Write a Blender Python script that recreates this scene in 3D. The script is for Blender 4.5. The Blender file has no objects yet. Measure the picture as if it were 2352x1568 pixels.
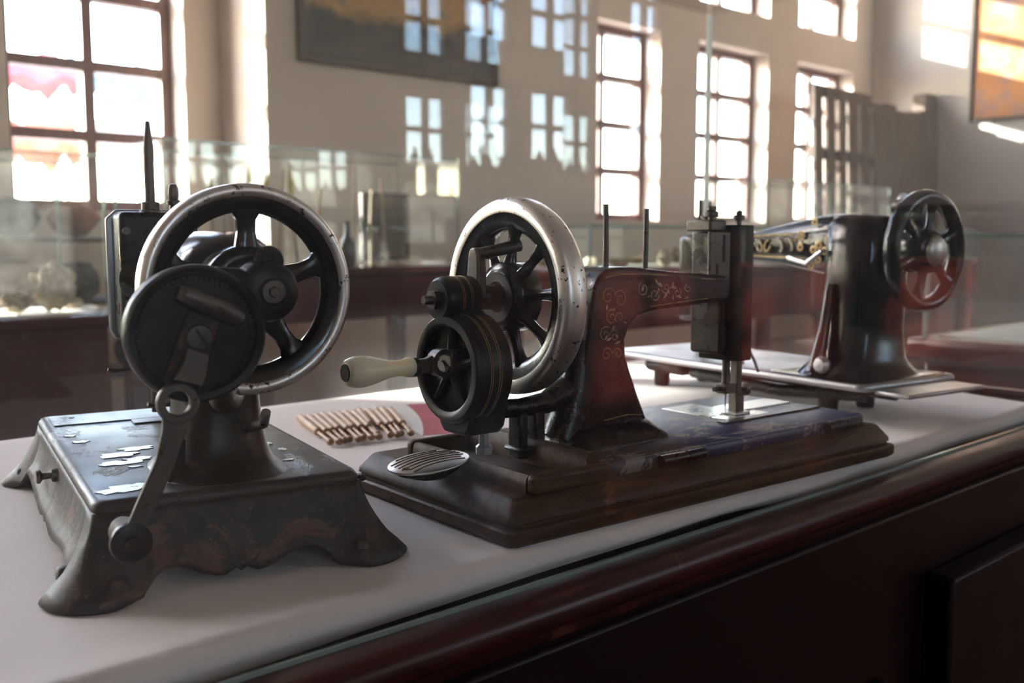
import bpy, bmesh, math, random
from mathutils import Vector, Matrix
R = math.radians
random.seed(7)
scene = bpy.context.scene
COL = scene.collection
# All coordinates below are metres measured from the cloth's upper side (z = 0); FLOOR lies 0.90 m lower.
# At the very end every top-level object is lifted by LIFT so that the floor is at z = 0.
LIFT = 0.90
FLOOR = -0.90

# ------------------------------------------------------------------ camera
cam_d = bpy.data.cameras.new('camera')
cam = bpy.data.objects.new('camera', cam_d); COL.objects.link(cam)
cam_d.lens = 35.0; cam_d.sensor_width = 36.0; cam_d.sensor_fit = 'HORIZONTAL'
cam.location = (0, 0, 0.2)
cam.rotation_euler = (R(90 - 5.8916), 0, R(47.7144 - 90))
cam_d.clip_start = 0.01; cam_d.clip_end = 300
cam_d.dof.use_dof = True; cam_d.dof.focus_distance = 0.66; cam_d.dof.aperture_fstop = 9.0
scene.camera = cam

# ------------------------------------------------------------------ sky, sun, exposure
SUN_DIR = Vector((0.70, -1.0, -0.355)).normalized()          # the way the light travels
world = bpy.data.worlds.new('sky'); scene.world = world; world.use_nodes = True
wn = world.node_tree; bg = wn.nodes['Background']
sky = wn.nodes.new('ShaderNodeTexSky'); sky.sky_type = 'NISHITA'; sky.sun_disc = False
sky.sun_elevation = R(30); sky.sun_rotation = math.atan2(-SUN_DIR.x, -SUN_DIR.y)
sky.air_density = 0.9; sky.dust_density = 0.8; sky.ozone_density = 1.0
tint = wn.nodes.new('ShaderNodeMix'); tint.data_type = 'RGBA'; tint.blend_type = 'MULTIPLY'; tint.inputs[0].default_value = 1.0
tint.inputs[7].default_value = (1.0, 0.93, 0.87, 1)                # a touch of warm haze over the whole sky
wn.links.new(sky.outputs[0], tint.inputs[6]); wn.links.new(tint.outputs[2], bg.inputs[0]); bg.inputs[1].default_value = 1.75
sun_d = bpy.data.lights.new('sun', 'SUN'); sun_d.energy = 15.0; sun_d.angle = R(0.6); sun_d.color = (1.0, 0.96, 0.90)
sun = bpy.data.objects.new('sun', sun_d); COL.objects.link(sun)
sun.rotation_euler = SUN_DIR.to_track_quat('-Z', 'Y').to_euler()
vs = scene.view_settings
scene.display_settings.display_device = 'sRGB'
vs.view_transform = 'Standard'; vs.look = 'None'; vs.gamma = 1.0; vs.use_curve_mapping = False
vs.exposure = 1.5
cy = scene.cycles
cy.max_bounces = 8; cy.diffuse_bounces = 4; cy.glossy_bounces = 4; cy.transmission_bounces = 8
cy.transparent_max_bounces = 64; cy.sample_clamp_indirect = 30.0
cy.caustics_reflective = False; cy.caustics_refractive = False
cy.use_adaptive_sampling = True; cy.adaptive_threshold = 0.015
cy.use_denoising = True; cy.blur_glossy = 0.5

# ------------------------------------------------------------------ material helpers
class NT:
    def __init__(s, name):
        s.m = bpy.data.materials.new(name); s.m.use_nodes = True
        s.n = s.m.node_tree.nodes; s.l = s.m.node_tree.links
        s.b = s.n['Principled BSDF']; s.out = s.n['Material Output']
    def node(s, t, **k):
        n = s.n.new(t)
        for a, v in k.items(): setattr(n, a, v)
        return n
    def coord(s, scale=(1, 1, 1), which='Object'):
        t = s.node('ShaderNodeTexCoord'); mp = s.node('ShaderNodeMapping')
        mp.inputs['Scale'].default_value = scale
        s.l.new(t.outputs[which], mp.inputs[0]); return mp.outputs[0]
    def noise(s, scale, detail=4, rough=.6, vec=None, dist=0.0):
        n = s.node('ShaderNodeTexNoise'); n.inputs['Scale'].default_value = scale
        n.inputs['Detail'].default_value = detail; n.inputs['Roughness'].default_value = rough
        n.inputs['Distortion'].default_value = dist
        s.l.new(vec if vec is not None else s.coord(), n.inputs['Vector']); return n.outputs['Fac']
    def ramp(s, fac, stops, interp='LINEAR'):
        r = s.node('ShaderNodeValToRGB'); r.color_ramp.interpolation = interp
        e = r.color_ramp.elements
        while len(e) < len(stops): e.new(0.5)
        for el, (p, c) in zip(e, stops):
            el.position = p
            el.color = (c, c, c, 1) if isinstance(c, (int, float)) else (*c, 1)
        s.l.new(fac, r.inputs[0]); return r.outputs[0]
    def mix(s, fac, a, b):
        m = s.node('ShaderNodeMix', data_type='RGBA')
        if isinstance(fac, (int, float)): m.inputs[0].default_value = fac
        else: s.l.new(fac, m.inputs[0])
        for i, v in ((6, a), (7, b)):
            if isinstance(v, (tuple, list)): m.inputs[i].default_value = (*v[:3], 1)
            else: s.l.new(v, m.inputs[i])
        return m.outputs[2]
    def math(s, op, a, b):
        m = s.node('ShaderNodeMath', operation=op)
        for i, v in ((0, a), (1, b)):
            if isinstance(v, (int, float)): m.inputs[i].default_value = v
            else: s.l.new(v, m.inputs[i])
        return m.outputs[0]
    def set(s, **k):
        for a, v in k.items():
            i = s.b.inputs[a.replace('_', ' ')]
            if isinstance(v, (int, float)): i.default_value = v
            elif isinstance(v, (tuple, list)): i.default_value = (*v[:3], 1)
            else: s.l.new(v, i)
        return s
    def bump(s, h, strength=.3, dist=.001):
        b = s.node('ShaderNodeBump'); b.inputs['Strength'].default_value = strength
        b.inputs['Distance'].default_value = dist
        s.l.new(h, b.inputs['Height']); s.l.new(b.outputs[0], s.b.inputs['Normal']); return s

M = {}
def plain(key, col, rough=.5, metal=0.0, vary=.25, scale=30, bump=0.0):
    t = NT(key); f = t.noise(scale)
    lo = tuple(c * (1 - vary) for c in col); hi = tuple(min(1, c * (1 + vary)) for c in col)
    t.set(Base_Color=t.ramp(f, [(.3, lo), (.7, hi)]), Roughness=rough, Metallic=metal)
    if bump: t.bump(f, bump, .002)
    M[key] = t.m
def japan(key, black=(.0055, .0055, .006), rust=(.028, .014, .010), amount=.58, rough=(.2, .46), scale=45, spec=.35):
    t = NT(key); f = t.noise(scale, 6, .7); g = t.noise(scale * 5, 3)
    mask = t.ramp(f, [(amount, 0.0), (amount + .09, 1.0)])
    c = t.mix(mask, black, rust)
    t.set(Base_Color=t.mix(t.ramp(g, [(.62, 0.0), (.75, .35)]), c, (.04, .027, .021)),
          Roughness=t.ramp(f, [(.35, rough[0]), (.7, rough[1])]), Specular_IOR_Level=spec)
    t.bump(f, .25, .0006); M[key] = t.m
japan('japan_black')
japan('japan_brown', (.010, .0068, .006), (.060, .024, .016), .52, (.25, .5), 38)  # rust brown, raised to put red reflections into the colour too
japan('japan_gloss', (.004, .0045, .006), (.016, .010, .008), .66, (.12, .3), 40, .45)
japan('gear_black', (.006, .0055, .0055), (.022, .013, .010), .58, (.28, .48), 60, .3)

def flaked(key):                      # scuffed black enamel that has peeled to pale metal in ragged flakes
    t = NT(key)
    f = t.noise(28, 8, .72, t.coord((1, .55, 1)), .4); g = t.noise(9, 4, .6)
    m1 = t.ramp(f, [(.615, 0.0), (.625, 1.0)])
    base = t.mix(t.ramp(g, [(.4, 0.0), (.6, 1.0)]), (.022, .018, .018), (.055, .038, .032))
    t.set(Base_Color=t.mix(m1, base, (.26, .27, .30)), Roughness=t.ramp(g, [(.35, .32), (.65, .52)]))
    edge = t.ramp(f, [(.56, 0.0), (.6, .7), (.615, 1.0), (.64, .5)])
    t.bump(edge, .6, .0008); M[key] = t.m
flaked('flaked_enamel')

def iron_skirt():
    t = NT('rusty_iron'); f = t.noise(42, 8, .72); g = t.noise(210, 4, .7); h = t.noise(27, 7, .72, None, .6)
    c = t.mix(t.ramp(f, [(.42, 0.0), (.6, 1.0)]), (.010, .0085, .008), (.042, .026, .021))
    c = t.mix(t.ramp(h, [(.54, 0.0), (.62, .9)]), c, (.115, .047, .030))
    c = t.mix(t.ramp(g, [(.63, 0.0), (.69, .8)]), c, (.15, .105, .08))
    t.set(Base_Color=c, Roughness=t.ramp(f, [(.3, .38), (.7, .62)]))
    t.bump(t.math('ADD', f, h), .7, .0015); M['rusty_iron'] = t.m
iron_skirt()

def bed_paint():                      # violet-blue decal on black enamel, worn through to grey-tan along the near edge
    t = NT('bed_enamel'); vec = t.coord()
    sep = t.node('ShaderNodeSeparateXYZ'); t.l.new(vec, sep.inputs[0])
    f = t.noise(26, 8, .75, t.coord((1, 1.4, 1)), .5); g = t.noise(70, 4, .7)
    bluemask = t.ramp(t.math('ADD', sep.outputs['X'], t.math('MULTIPLY', f, .08)), [(.225, 0.0), (.245, 1.0)])
    c = t.mix(bluemask, (.045, .043, .045), (.018, .019, .075))
    wear = t.ramp(f, [(.535, 0.0), (.548, 1.0)])
    c = t.mix(wear, c, (.20, .175, .155))
    c = t.mix(t.ramp(g, [(.66, 0.0), (.7, .6)]), c, (.3, .28, .27))
    t.set(Base_Color=c, Roughness=t.ramp(f, [(.3, .3), (.7, .55)])); t.bump(f, .4, .0008)
    M['bed_enamel'] = t.m
bed_paint()

def chrome(key, col=(.52, .49, .46), rough=.26, spots=.62):
    t = NT(key); f = t.noise(160, 5, .7); g = t.noise(14, 5, .6)
    m1 = t.ramp(f, [(spots, 0.0), (spots + .04, 1.0)])
    c = t.mix(t.ramp(g, [(.45, 0.0), (.7, .5)]), col, tuple(x * .55 for x in col))
    t.set(Base_Color=t.mix(m1, c, (.06, .045, .035)), Metallic=1.0, Roughness=t.ramp(g, [(.3, rough), (.7, rough + .2)]))
    t.bump(f, .1, .0003); M[key] = t.m
chrome('worn_nickel', (.78, .74, .70), .28, .60); chrome('bare_steel', (.42, .42, .43), .3, .66); chrome('dark_steel', (.12, .105, .095), .38, .6)
chrome('silver_plate', (.6, .6, .58), .25, .7)

def wood(key, c1, c2, rough=.35, sc=(2, 26, 26), axis_noise=6, coat=0.0, worn=None, spec=.5):
    t = NT(key); v = t.coord(sc)
    f = t.noise(axis_noise, 6, .65, v, .8); g = t.noise(5, 4, .6)
    c = t.mix(t.ramp(f, [(.35, 0.0), (.65, 1.0)]), c1, c2)
    if worn: c = t.mix(t.ramp(t.noise(18, 6, .7), [(.62, 0.0), (.67, .85)]), c, worn)
    t.set(Base_Color=c, Roughness=t.ramp(g, [(.3, rough * .85), (.7, rough * 1.25)]), Coat_Weight=coat, Coat_Roughness=.15, Specular_IOR_Level=spec)
    t.bump(f, .15, .0008); M[key] = t.m
wood('base_wood', (.028, .014, .008), (.095, .048, .019), .45, (3, 30, 30), 5, 0, (.14, .07, .025), .22)
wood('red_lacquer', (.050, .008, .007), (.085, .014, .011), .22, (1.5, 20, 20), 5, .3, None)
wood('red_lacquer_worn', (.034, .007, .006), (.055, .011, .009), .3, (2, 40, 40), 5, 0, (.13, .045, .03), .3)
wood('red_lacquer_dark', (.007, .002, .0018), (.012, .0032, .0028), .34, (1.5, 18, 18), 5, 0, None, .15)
wood('window_wood', (.10, .040, .036), (.15, .065, .055), .4, (8, 8, 2), 4)
wood('old_wood', (.050, .030, .020), (.12, .075, .05), .7, (6, 6, 1.2), 5)
wood('birch', (.46, .26, .12), (.62, .39, .2), .5, (1, 1, 10), 20)
wood('birch_dark', (.26, .14, .065), (.36, .2, .1), .5, (1, 1, 10), 20)
wood('tan_board', (.48, .3, .15), (.6, .4, .22), .6, (4, 4, 4), 5)
wood('added_wainscot', (.030, .012, .009), (.05, .02, .015), .4, (2, 2, 12), 4)
plain('ivory', (.80, .70, .53), .28, 0, .12, 40)
t = NT('ivory_glow'); t.set(Base_Color=t.ramp(t.noise(40), [(.3, (.82, .72, .54)), (.7, (.93, .85, .68))]), Roughness=.25, Subsurface_Weight=.6, Subsurface_Scale=.02)
t.b.inputs['Subsurface Radius'].default_value = (1.0, .7, .5); M['ivory'] = t.m
t = NT('seam'); t.set(Base_Color=(.78, .82, .80), Roughness=.3)
_tl = t.node('ShaderNodeBsdfTranslucent'); _tl.inputs[0].default_value = (.8, .86, .83, 1); _mx = t.node('ShaderNodeMixShader'); _mx.inputs[0].default_value = .6
t.l.new(t.b.outputs[0], _mx.inputs[1]); t.l.new(_tl.outputs[0], _mx.inputs[2]); t.l.new(_mx.outputs[0], t.out.inputs[0]); M['seam'] = t.m
plain('dark_hole', (.01, .008, .008), .6)
plain('gold_leaf', (.33, .23, .10), .42, .35, .35, 200)
plain('gold_pale', (.42, .36, .25), .45, .2, .35, 200)
plain('slide_dark', (.05, .045, .042), .35, .5, .4, 60)

def plaster(key, col):
    t = NT(key); f = t.noise(1.2, 5, .6); g = t.noise(30, 5, .7)
    t.set(Base_Color=t.ramp(f, [(.3, tuple(c * .92 for c in col)), (.7, col)]), Roughness=.85)
    t.bump(g, .12, .004); M[key] = t.m
plaster('plaster', (.70, .60, .525)); plaster('plaster_white', (.62, .58, .545)); plaster('outdoor_stone', (.55, .5, .44))
plaster('floor_tile', (.10, .055, .042)); M['floor_tile'].node_tree.nodes['Principled BSDF'].inputs['Roughness'].default_value = .3

def cloth():
    t = NT('white_cloth'); v = t.coord()
    w1 = t.node('ShaderNodeTexWave', wave_type='BANDS', bands_direction='X'); w1.inputs['Scale'].default_value = 210
    w2 = t.node('ShaderNodeTexWave', wave_type='BANDS', bands_direction='Y'); w2.inputs['Scale'].default_value = 210
    for w in (w1, w2): t.l.new(v, w.inputs[0])
    f = t.noise(7, 5, .6); s = t.noise(160, 2, .5)
    c = t.ramp(f, [(.3, (.82, .735, .70)), (.7, (.89, .81, .775))])
    c = t.mix(t.ramp(s, [(.76, 0.0), (.8, .5)]), c, (.3, .26, .22))
    t.set(Base_Color=c, Roughness=.9, Sheen_Weight=.15)
    t.bump(t.math('ADD', w1.outputs['Fac'], w2.outputs['Fac']), .15, .0004); M['white_cloth'] = t.m
cloth()

def glass(key, tint=(.985, .995, .99), dust=.012, ior=1.45, refl=1.0):
    t = NT(key); t.n.remove(t.b)
    tr = t.node('ShaderNodeBsdfTransparent'); tr.inputs[0].default_value = (*tint, 1)
    gl = t.node('ShaderNodeBsdfGlossy'); gl.inputs['Roughness'].default_value = .004
    ge = t.node('ShaderNodeNewGeometry'); dt = t.node('ShaderNodeVectorMath', operation='DOT_PRODUCT')
    t.l.new(ge.outputs['Normal'], dt.inputs[0]); t.l.new(ge.outputs['Incoming'], dt.inputs[1])
    cs = t.math('ABSOLUTE', dt.outputs['Value'], 0)
    f0 = ((ior - 1) / (ior + 1)) ** 2                     # Schlick's curve, the same from both sides of the sheet
    fr = t.math('ADD', f0, t.math('MULTIPLY', 1 - f0, t.math('POWER', t.math('SUBTRACT', 1.0, cs), 5.0)))
    mx = t.node('ShaderNodeMixShader')
    t.l.new(t.math('MULTIPLY', fr, refl), mx.inputs[0])
    t.l.new(tr.outputs[0], mx.inputs[1]); t.l.new(gl.outputs[0], mx.inputs[2])
    df = t.node('ShaderNodeBsdfTranslucent'); df.inputs[0].default_value = (.8, .78, .74, 1)
    m2 = t.node('ShaderNodeMixShader')
    f = t.noise(5, 6, .7)
    t.l.new(t.ramp(f, [(.35, dust * .4), (.7, dust * 1.8)]), m2.inputs[0])
    t.l.new(mx.outputs[0], m2.inputs[1]); t.l.new(df.outputs[0], m2.inputs[2])
    t.l.new(m2.outputs[0], t.out.inputs[0]); M[key] = t.m
glass('case_glass', (.99, .995, .99), .004, 1.45, .62); glass('dusty_glass', (.975, .988, .98), .010, 1.45, .45); glass('dirty_glass', (.96, .975, .965), .05, 1.45, .7); glass('window_glass', (.97, .98, .98), .004)
def glass_edge():
    t = NT('glass_edge'); t.set(Base_Color=(.42, .55, .5), Roughness=.15, Transmission_Weight=.5); M['glass_edge'] = t.m
glass_edge()

def painting(key, cols, scale=3.0):
    t = NT(key); f = t.noise(scale, 6, .65, t.coord((1, 1, 1)), 1.2); g = t.noise(scale * 3, 5, .7, None, .5)
    n = len(cols); st = [(.25 + .5 * i / (n - 1), c) for i, c in enumerate(cols)]
    c = t.mix(t.ramp(g, [(.4, 0.0), (.65, .6)]), t.ramp(f, st), cols[n // 2])
    t.set(Base_Color=c, Roughness=.45); t.bump(g, .3, .002); M[key] = t.m
painting('dark_canvas', [(.02, .025, .03), (.035, .04, .035), (.16, .10, .04), (.05, .07, .10)], 2.2)
def hill_canvas():
    t = NT('hill_canvas'); v = t.coord(); sep = t.node('ShaderNodeSeparateXYZ'); t.l.new(v, sep.inputs[0])
    f = t.noise(1.6, 5, .6, None, .8); g = t.noise(7, 5, .7, None, .4)
    hz = t.math('ADD', sep.outputs['Z'], t.math('MULTIPLY', f, -.5))
    low = t.ramp(g, [(.35, (.012, .017, .018)), (.6, (.03, .036, .032)), (.72, (.07, .05, .02))])
    high = t.ramp(g, [(.3, (.34, .18, .06)), (.55, (.5, .28, .09)), (.7, (.05, .07, .10))])
    t.set(Base_Color=t.mix(t.ramp(hz, [(.02, 0.0), (.12, 1.0)]), low, high), Roughness=.5); M['hill_canvas'] = t.m
hill_canvas()
painting('orange_canvas', [(.36, .03, .025), (.42, .13, .03), (.50, .20, .05), (.20, .16, .25), (.48, .24, .06)], 2.4)
for k, c in dict(tarp_red=(.34, .07, .09), tarp_blue=(.12, .22, .30), tarp_green=(.3, .45, .3), tarp_cream=(.5, .46, .4), tarp_orange=(.40, .12, .06)).items():
    t = NT(k); t.set(Base_Color=c, Roughness=.7); M[k] = t.m
    tl = t.node('ShaderNodeBsdfTranslucent'); tl.inputs[0].default_value = (*c, 1)
    ms = t.node('ShaderNodeMixShader'); ms.inputs[0].default_value = .3
    t.l.new(t.b.outputs[0], ms.inputs[1]); t.l.new(tl.outputs[0], ms.inputs[2]); t.l.new(ms.outputs[0], t.out.inputs[0])
plain('shard', (.34, .25, .15), .7, 0, .5, 25, .4); plain('shard_pale', (.50, .42, .30), .75, 0, .4, 25, .4)
plain('coral', (.55, .46, .35), .8, 0, .4, 60, .5); plain('dark_cloth', (.03, .038, .05), .7, 0, .4, 8)
plain('bundle_orange', (.30, .085, .03), .8, 0, .3, 12); plain('dark_board', (.03, .02, .017), .5); plain('yellow_feather', (.62, .45, .08), .8, 0, .3, 40)
plain('bamboo', (.42, .33, .22), .6, 0, .35, 20); plain('mid_red', (.115, .021, .014), .4, 0, .2, 6)
plain('card_white', (.75, .73, .70), .7, 0, .05, 10); plain('card_red', (.42, .07, .09), .6, 0, .15, 30)
plain('frame_dark', (.035, .02, .016), .4); plain('paint_chip', (.5, .52, .56), .3, .2, .2, 40)
plain('bottle_dark', (.02, .022, .02), .15)

# ------------------------------------------------------------------ mesh helpers
class MB:
    def __init__(s): s.v = []; s.f = []
    def add(s, vs, fs):
        o = len(s.v); s.v += [tuple(p) for p in vs]; s.f += [tuple(i + o for i in f) for f in fs]; return s
    def box(s, a, b):
        (x0, y0, z0), (x1, y1, z1) = a, b
        return s.add([(x0, y0, z0), (x1, y0, z0), (x1, y1, z0), (x0, y1, z0), (x0, y0, z1), (x1, y0, z1), (x1, y1, z1), (x0, y1, z1)],
                     [(3, 2, 1, 0), (4, 5, 6, 7), (0, 1, 5, 4), (1, 2, 6, 5), (2, 3, 7, 6), (3, 0, 4, 7)])
    def loft(s, secs, cap=True, closed=False):
        n = len(secs[0]); vs = [p for c in secs for p in c]; fs = []
        m = len(secs)
        for i in range(m if closed else m - 1):
            j = (i + 1) % m
            for k in range(n):
                l = (k + 1) % n
                fs.append((i * n + k, i * n + l, j * n + l, j * n + k))
        if cap and not closed: fs += [tuple(range(n - 1, -1, -1)), tuple((m - 1) * n + k for k in range(n))]
        return s.add(vs, fs)
    def lathe(s, prof, c=(0, 0, 0), axis='z', n=32, cap=True, closed=False):
        secs = []
        for r, h in prof:
            q = []
            for k in range(n):
                a = 2 * math.pi * k / n; x, y = r * math.cos(a), r * math.sin(a)
                p = {'z': (x, y, h), 'x': (h, x, y), 'y': (y, h, x)}[axis]
                q.append((p[0] + c[0], p[1] + c[1], p[2] + c[2]))
            secs.append(q)
        return s.loft(secs, cap, closed)
    def tube(s, pts, r, n=8, cap=True, closed=False, flat=1.0, up=None):
        pts = [Vector(p) for p in pts]; m = len(pts); secs = []
        rs = r if isinstance(r, (list, tuple)) else [r] * m
        t0 = (pts[1] - pts[0]).normalized()
        ref = Vector(up) if up else (Vector((0, 0, 1)) if abs(t0.z) < .9 else Vector((1, 0, 0)))
        nrm = (ref - t0 * ref.dot(t0)).normalized()
        for i in range(m):
            a, b = pts[i - 1] if (i or closed) else pts[0], pts[(i + 1) % m] if (i < m - 1 or closed) else pts[-1]
            t = (b - a).normalized(); q = nrm - t * nrm.dot(t)
            nrm = q.normalized() if q.length > 1e-6 else t.orthogonal().normalized()
            bn = t.cross(nrm)
            secs.append([pts[i] + (nrm * math.cos(2 * math.pi * k / n) + bn * math.sin(2 * math.pi * k / n) * flat) * rs[i] for k in range(n)])
        return s.loft(secs, cap, closed)
    def prism(s, poly, fn, d0, d1):                                  # fn(a, b, d) -> point
        n = len(poly)
        return s.loft([[fn(a, b, d0) for a, b in poly], [fn(a, b, d1) for a, b in poly]])
    def build(s, name, mat, parent=None, bevel=0.0, seg=2, sub=0, angle=38, smooth=True, solid=0.0):
        me = bpy.data.meshes.new(name); me.from_pydata(s.v, [], s.f); me.update()
        bm = bmesh.new(); bm.from_mesh(me); bmesh.ops.recalc_face_normals(bm, faces=bm.faces)
        bm.to_mesh(me); bm.free()
        if smooth:
            for p in me.polygons: p.use_smooth = True
            me.set_sharp_from_angle(angle=R(angle))
        me.materials.append(M[mat] if isinstance(mat, str) else mat)
        o = bpy.data.objects.new(name, me); COL.objects.link(o)
        if parent: o.parent = parent
        if solid:
            md = o.modifiers.new('solid', 'SOLIDIFY'); md.thickness = solid; md.offset = 0
        if bevel:
            md = o.modifiers.new('bevel', 'BEVEL'); md.width = bevel; md.segments = seg; md.limit_method = 'ANGLE'
            md.angle_limit = R(35); md.harden_normals = False
        if sub:
            md = o.modifiers.new('sub', 'SUBSURF'); md.levels = sub; md.render_levels = sub
        return o
def tag(o, label=None, cat=None, group=None, kind=None):
    for k, v in (('label', label), ('category', cat), ('group', group), ('kind', kind)):
        if v: o[k] = v
    return o
def empty(name, loc, rz=0.0, label=None, cat=None, group=None, kind=None):
    o = bpy.data.objects.new(name, None); COL.objects.link(o)
    o.location = loc; o.rotation_euler = (0, 0, rz); o.empty_display_size = .05
    return tag(o, label, cat, group, kind)
def copy_tree(o, parent=None):
    c = o.copy(); COL.objects.link(c)
    if parent: c.parent = parent
    for ch in list(o.children): copy_tree(ch, c)
    return c
def rrect(x0, x1, y0, y1, r, z, n=5):
    q = []
    for cx, cy_, a0 in ((x1 - r, y1 - r, 0), (x0 + r, y1 - r, 90), (x0 + r, y0 + r, 180), (x1 - r, y0 + r, 270)):
        for k in range(n + 1):
            a = R(a0 + 90 * k / n); q.append((cx + r * math.cos(a), cy_ + r * math.sin(a), z))
    return q
def sellipse(cx, cy_, hx, hy, e=2.6, n=28):
    q = []
    for k in range(n):
        a = 2 * math.pi * k / n; c, s_ = math.cos(a), math.sin(a)
        q.append((cx + hx * math.copysign(abs(c) ** (2 / e), c), cy_ + hy * math.copysign(abs(s_) ** (2 / e), s_)))
    return q
def boxes(name, mat, parent, lst, **k):
    m = MB()
    for a, b in lst: m.box(a, b)
    return m.build(name, mat, parent, **k)
UP = lambda a, b, d: (a, d, b)          # (a, b) drawn in the x-z plane, d along y
SIDE = lambda a, b, d: (d, a, b)        # (a, b) drawn in the y-z plane, d along x

# ================================================================== THE ROOM
YW, YG = 6.25, 6.50            # inner face and glazing plane of the window wall
XR = 11.64                     # inner face of the right-hand wall
XL, YB, ZC = -6.0, -8.41, 5.9  # left wall, wall behind the viewer, ceiling
def pierced(m, x0, x1, z0, z1, holes, y0, y1):
    xs = sorted({x0, x1, *[h[0] for h in holes], *[h[1] for h in holes]}); zs = sorted({z0, z1, *[h[2] for h in holes], *[h[3] for h in holes]})
    for i in range(len(xs) - 1):
        for j in range(len(zs) - 1):
            cx, cz = (xs[i] + xs[i + 1]) / 2, (zs[j] + zs[j + 1]) / 2
            if any(h[0] < cx < h[1] and h[2] < cz < h[3] for h in holes): continue
            m.box((xs[i], y0, zs[j]), (xs[i + 1], y1, zs[j + 1]))
LOW, HIGH = (.37, 2.17), (2.55, 5.25)
win_x = [(1.78, 2.84), (6.40, 7.60), (8.20, 9.42), (10.0, 11.2), (-.85, .17)]
ADDED_LOW = (-5.25, -4.35, *LOW)  # unseen low window added to bring more daylight onto the cloth
ADDED_HIGH = (-2.60, -1.45, *HIGH)  # unseen upper window added so sun reaches the red cabinets opposite
PATCH_WINDOW = (-3.22, -2.46, .37, 2.09)  # unseen window, width and head shaped to throw the cloth's sun patch
holes = [(a, b, *LOW) for a, b in win_x] + [(a, b, *HIGH) for a, b in win_x] + [PATCH_WINDOW, ADDED_HIGH, ADDED_LOW]
m = MB(); pierced(m, XL - .3, XR + .3, FLOOR, ZC, holes, YW, YW + .42)
wall = m.build('wall_back', 'plaster', smooth=False); tag(wall, kind='structure')
back_x = [(7.78, 8.60), (8.78, 9.68), (10.66, 11.50), (-2.4, -1.4)]
BLOW, BHIGH = (1.15, 2.12), (2.56, 4.0)
bh = [(a, b, *BLOW) for a, b in back_x] + [(a, b, *BHIGH) for a, b in back_x]
m = MB(); pierced(m, XL - .3, XR + .3, FLOOR, ZC, bh, YB - .35, YB)
tag(m.build('wall_front', 'plaster', smooth=False), kind='structure')
tag(boxes('wall_right', 'plaster_white', None, [((XR, YB, FLOOR), (XR + .3, YW, ZC))], smooth=False), kind='structure')
left_y = []
LLOW = (.1, 3.6)
m = MB(); pierced(m, YB, YW, FLOOR, ZC, [(a, b, *LLOW) for a, b in left_y], XL - .3, XL)
m.v = [(y, x, z) for x, y, z in m.v]
tag(m.build('wall_left', 'plaster', smooth=False), kind='structure')
tag(boxes('floor', 'floor_tile', None, [((XL - .3, YB - .35, FLOOR - .2), (XR + .3, YW + .42, FLOOR))], smooth=False), kind='structure')
tag(boxes('ceiling', 'plaster_white', None, [((XL - .3, YB - .35, ZC), (XR + .3, YW + .42, ZC + .2))], smooth=False), kind='structure')
tag(boxes('trim_1', 'plaster', None, [((3.09, 5.65, FLOOR), (6.08, YW, ZC))], smooth=False), kind='structure')   # the deep pier
for i, bx in enumerate(([((XL, YB, FLOOR), (XR, YB + .03, .55)), ((XL, YB, .55), (XR, YB + .05, .60))], [((XL, YB + .05, FLOOR), (XL + .03, YW, .35)), ((XL, YB + .05, .35), (XL + .05, YW, .40))], [((XR - .03, YB + .05, FLOOR), (XR, 1.6, .55)), ((XR - .05, YB + .05, .55), (XR, 1.6, .60))])):
    tag(boxes(f'trim_{i + 2}', 'added_wainscot', None, bx, smooth=False), kind='structure')       # dark dado added on unseen walls to darken reflections in the glass
NW = [0]
def window(x0, x1, z0, z1, yg, rows, inner, turned=False):
    NW[0] += 1
    o = empty(f'window_{NW[0]}', ((x0 + x1) / 2, yg, z0), kind='structure')
    hw = (x1 - x0) / 2; H = z1 - z0; f = .07; t = .05
    boxes('frame', 'window_wood', o, [((-hw, -t, 0), (-hw + f, t, H)), ((hw - f, -t, 0), (hw, t, H)), ((-hw + f, -t, 0), (hw - f, t, f)), ((-hw + f, -t, H - f), (hw - f, t, H))], smooth=False)
    boxes('mullion', 'window_wood', o, [((-.035, -.045, f), (.035, .045, H - f))], smooth=False)
    BAR = .065
    ph = (H - 2 * f - BAR * (rows - 1)) / rows
    for r_ in range(rows):
        zb = f + r_ * (ph + BAR)
        for sx in (-1, 1):
            xa, xb = (.035, hw - f) if sx > 0 else (-hw + f, -.035)
            if r_: boxes('glazing_bar', 'window_wood', o, [((xa, -.045, zb - BAR), (xb, .045, zb))], smooth=False)
            boxes('pane', 'window_glass', o, [((xa, -.002, zb), (xb, .002, zb + ph))], smooth=False)
    ld = bpy.data.lights.new('daylight_portal', 'AREA'); ld.shape = 'RECTANGLE'; ld.size = x1 - x0; ld.size_y = H
    ld.cycles.is_portal = True
    lo = bpy.data.objects.new('daylight_portal', ld); COL.objects.link(lo)
    lo.location = ((x0 + x1) / 2, yg + (-.1 if inner < yg else .1), (z0 + z1) / 2)
    lo.rotation_euler = (R(-90), 0, 0) if inner < yg else (R(90), 0, 0)
    if turned:                                                   # set into a wall that runs along y
        o.location = (yg, (x0 + x1) / 2, z0); o.rotation_euler = (0, 0, R(90))
        lo.location = (yg + .1, (x0 + x1) / 2, (z0 + z1) / 2); lo.rotation_euler = (R(90), 0, R(-90))
window(*PATCH_WINDOW, YG, 4, YW); window(*ADDED_LOW, YG, 4, YW); window(*ADDED_HIGH, YG, 6, YW)
for a, b in win_x:
    window(a, b, *LOW, YG, 4, YW); window(a, b, *HIGH, YG, 6, YW)
for a, b in back_x:
    window(a, b, *BLOW, YB - .15, 2, YB); window(a, b, *BHIGH, YB - .15, 3, YB)

for a, b in left_y: window(a, b, *LLOW, XL - .15, 6, XL, True)

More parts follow.
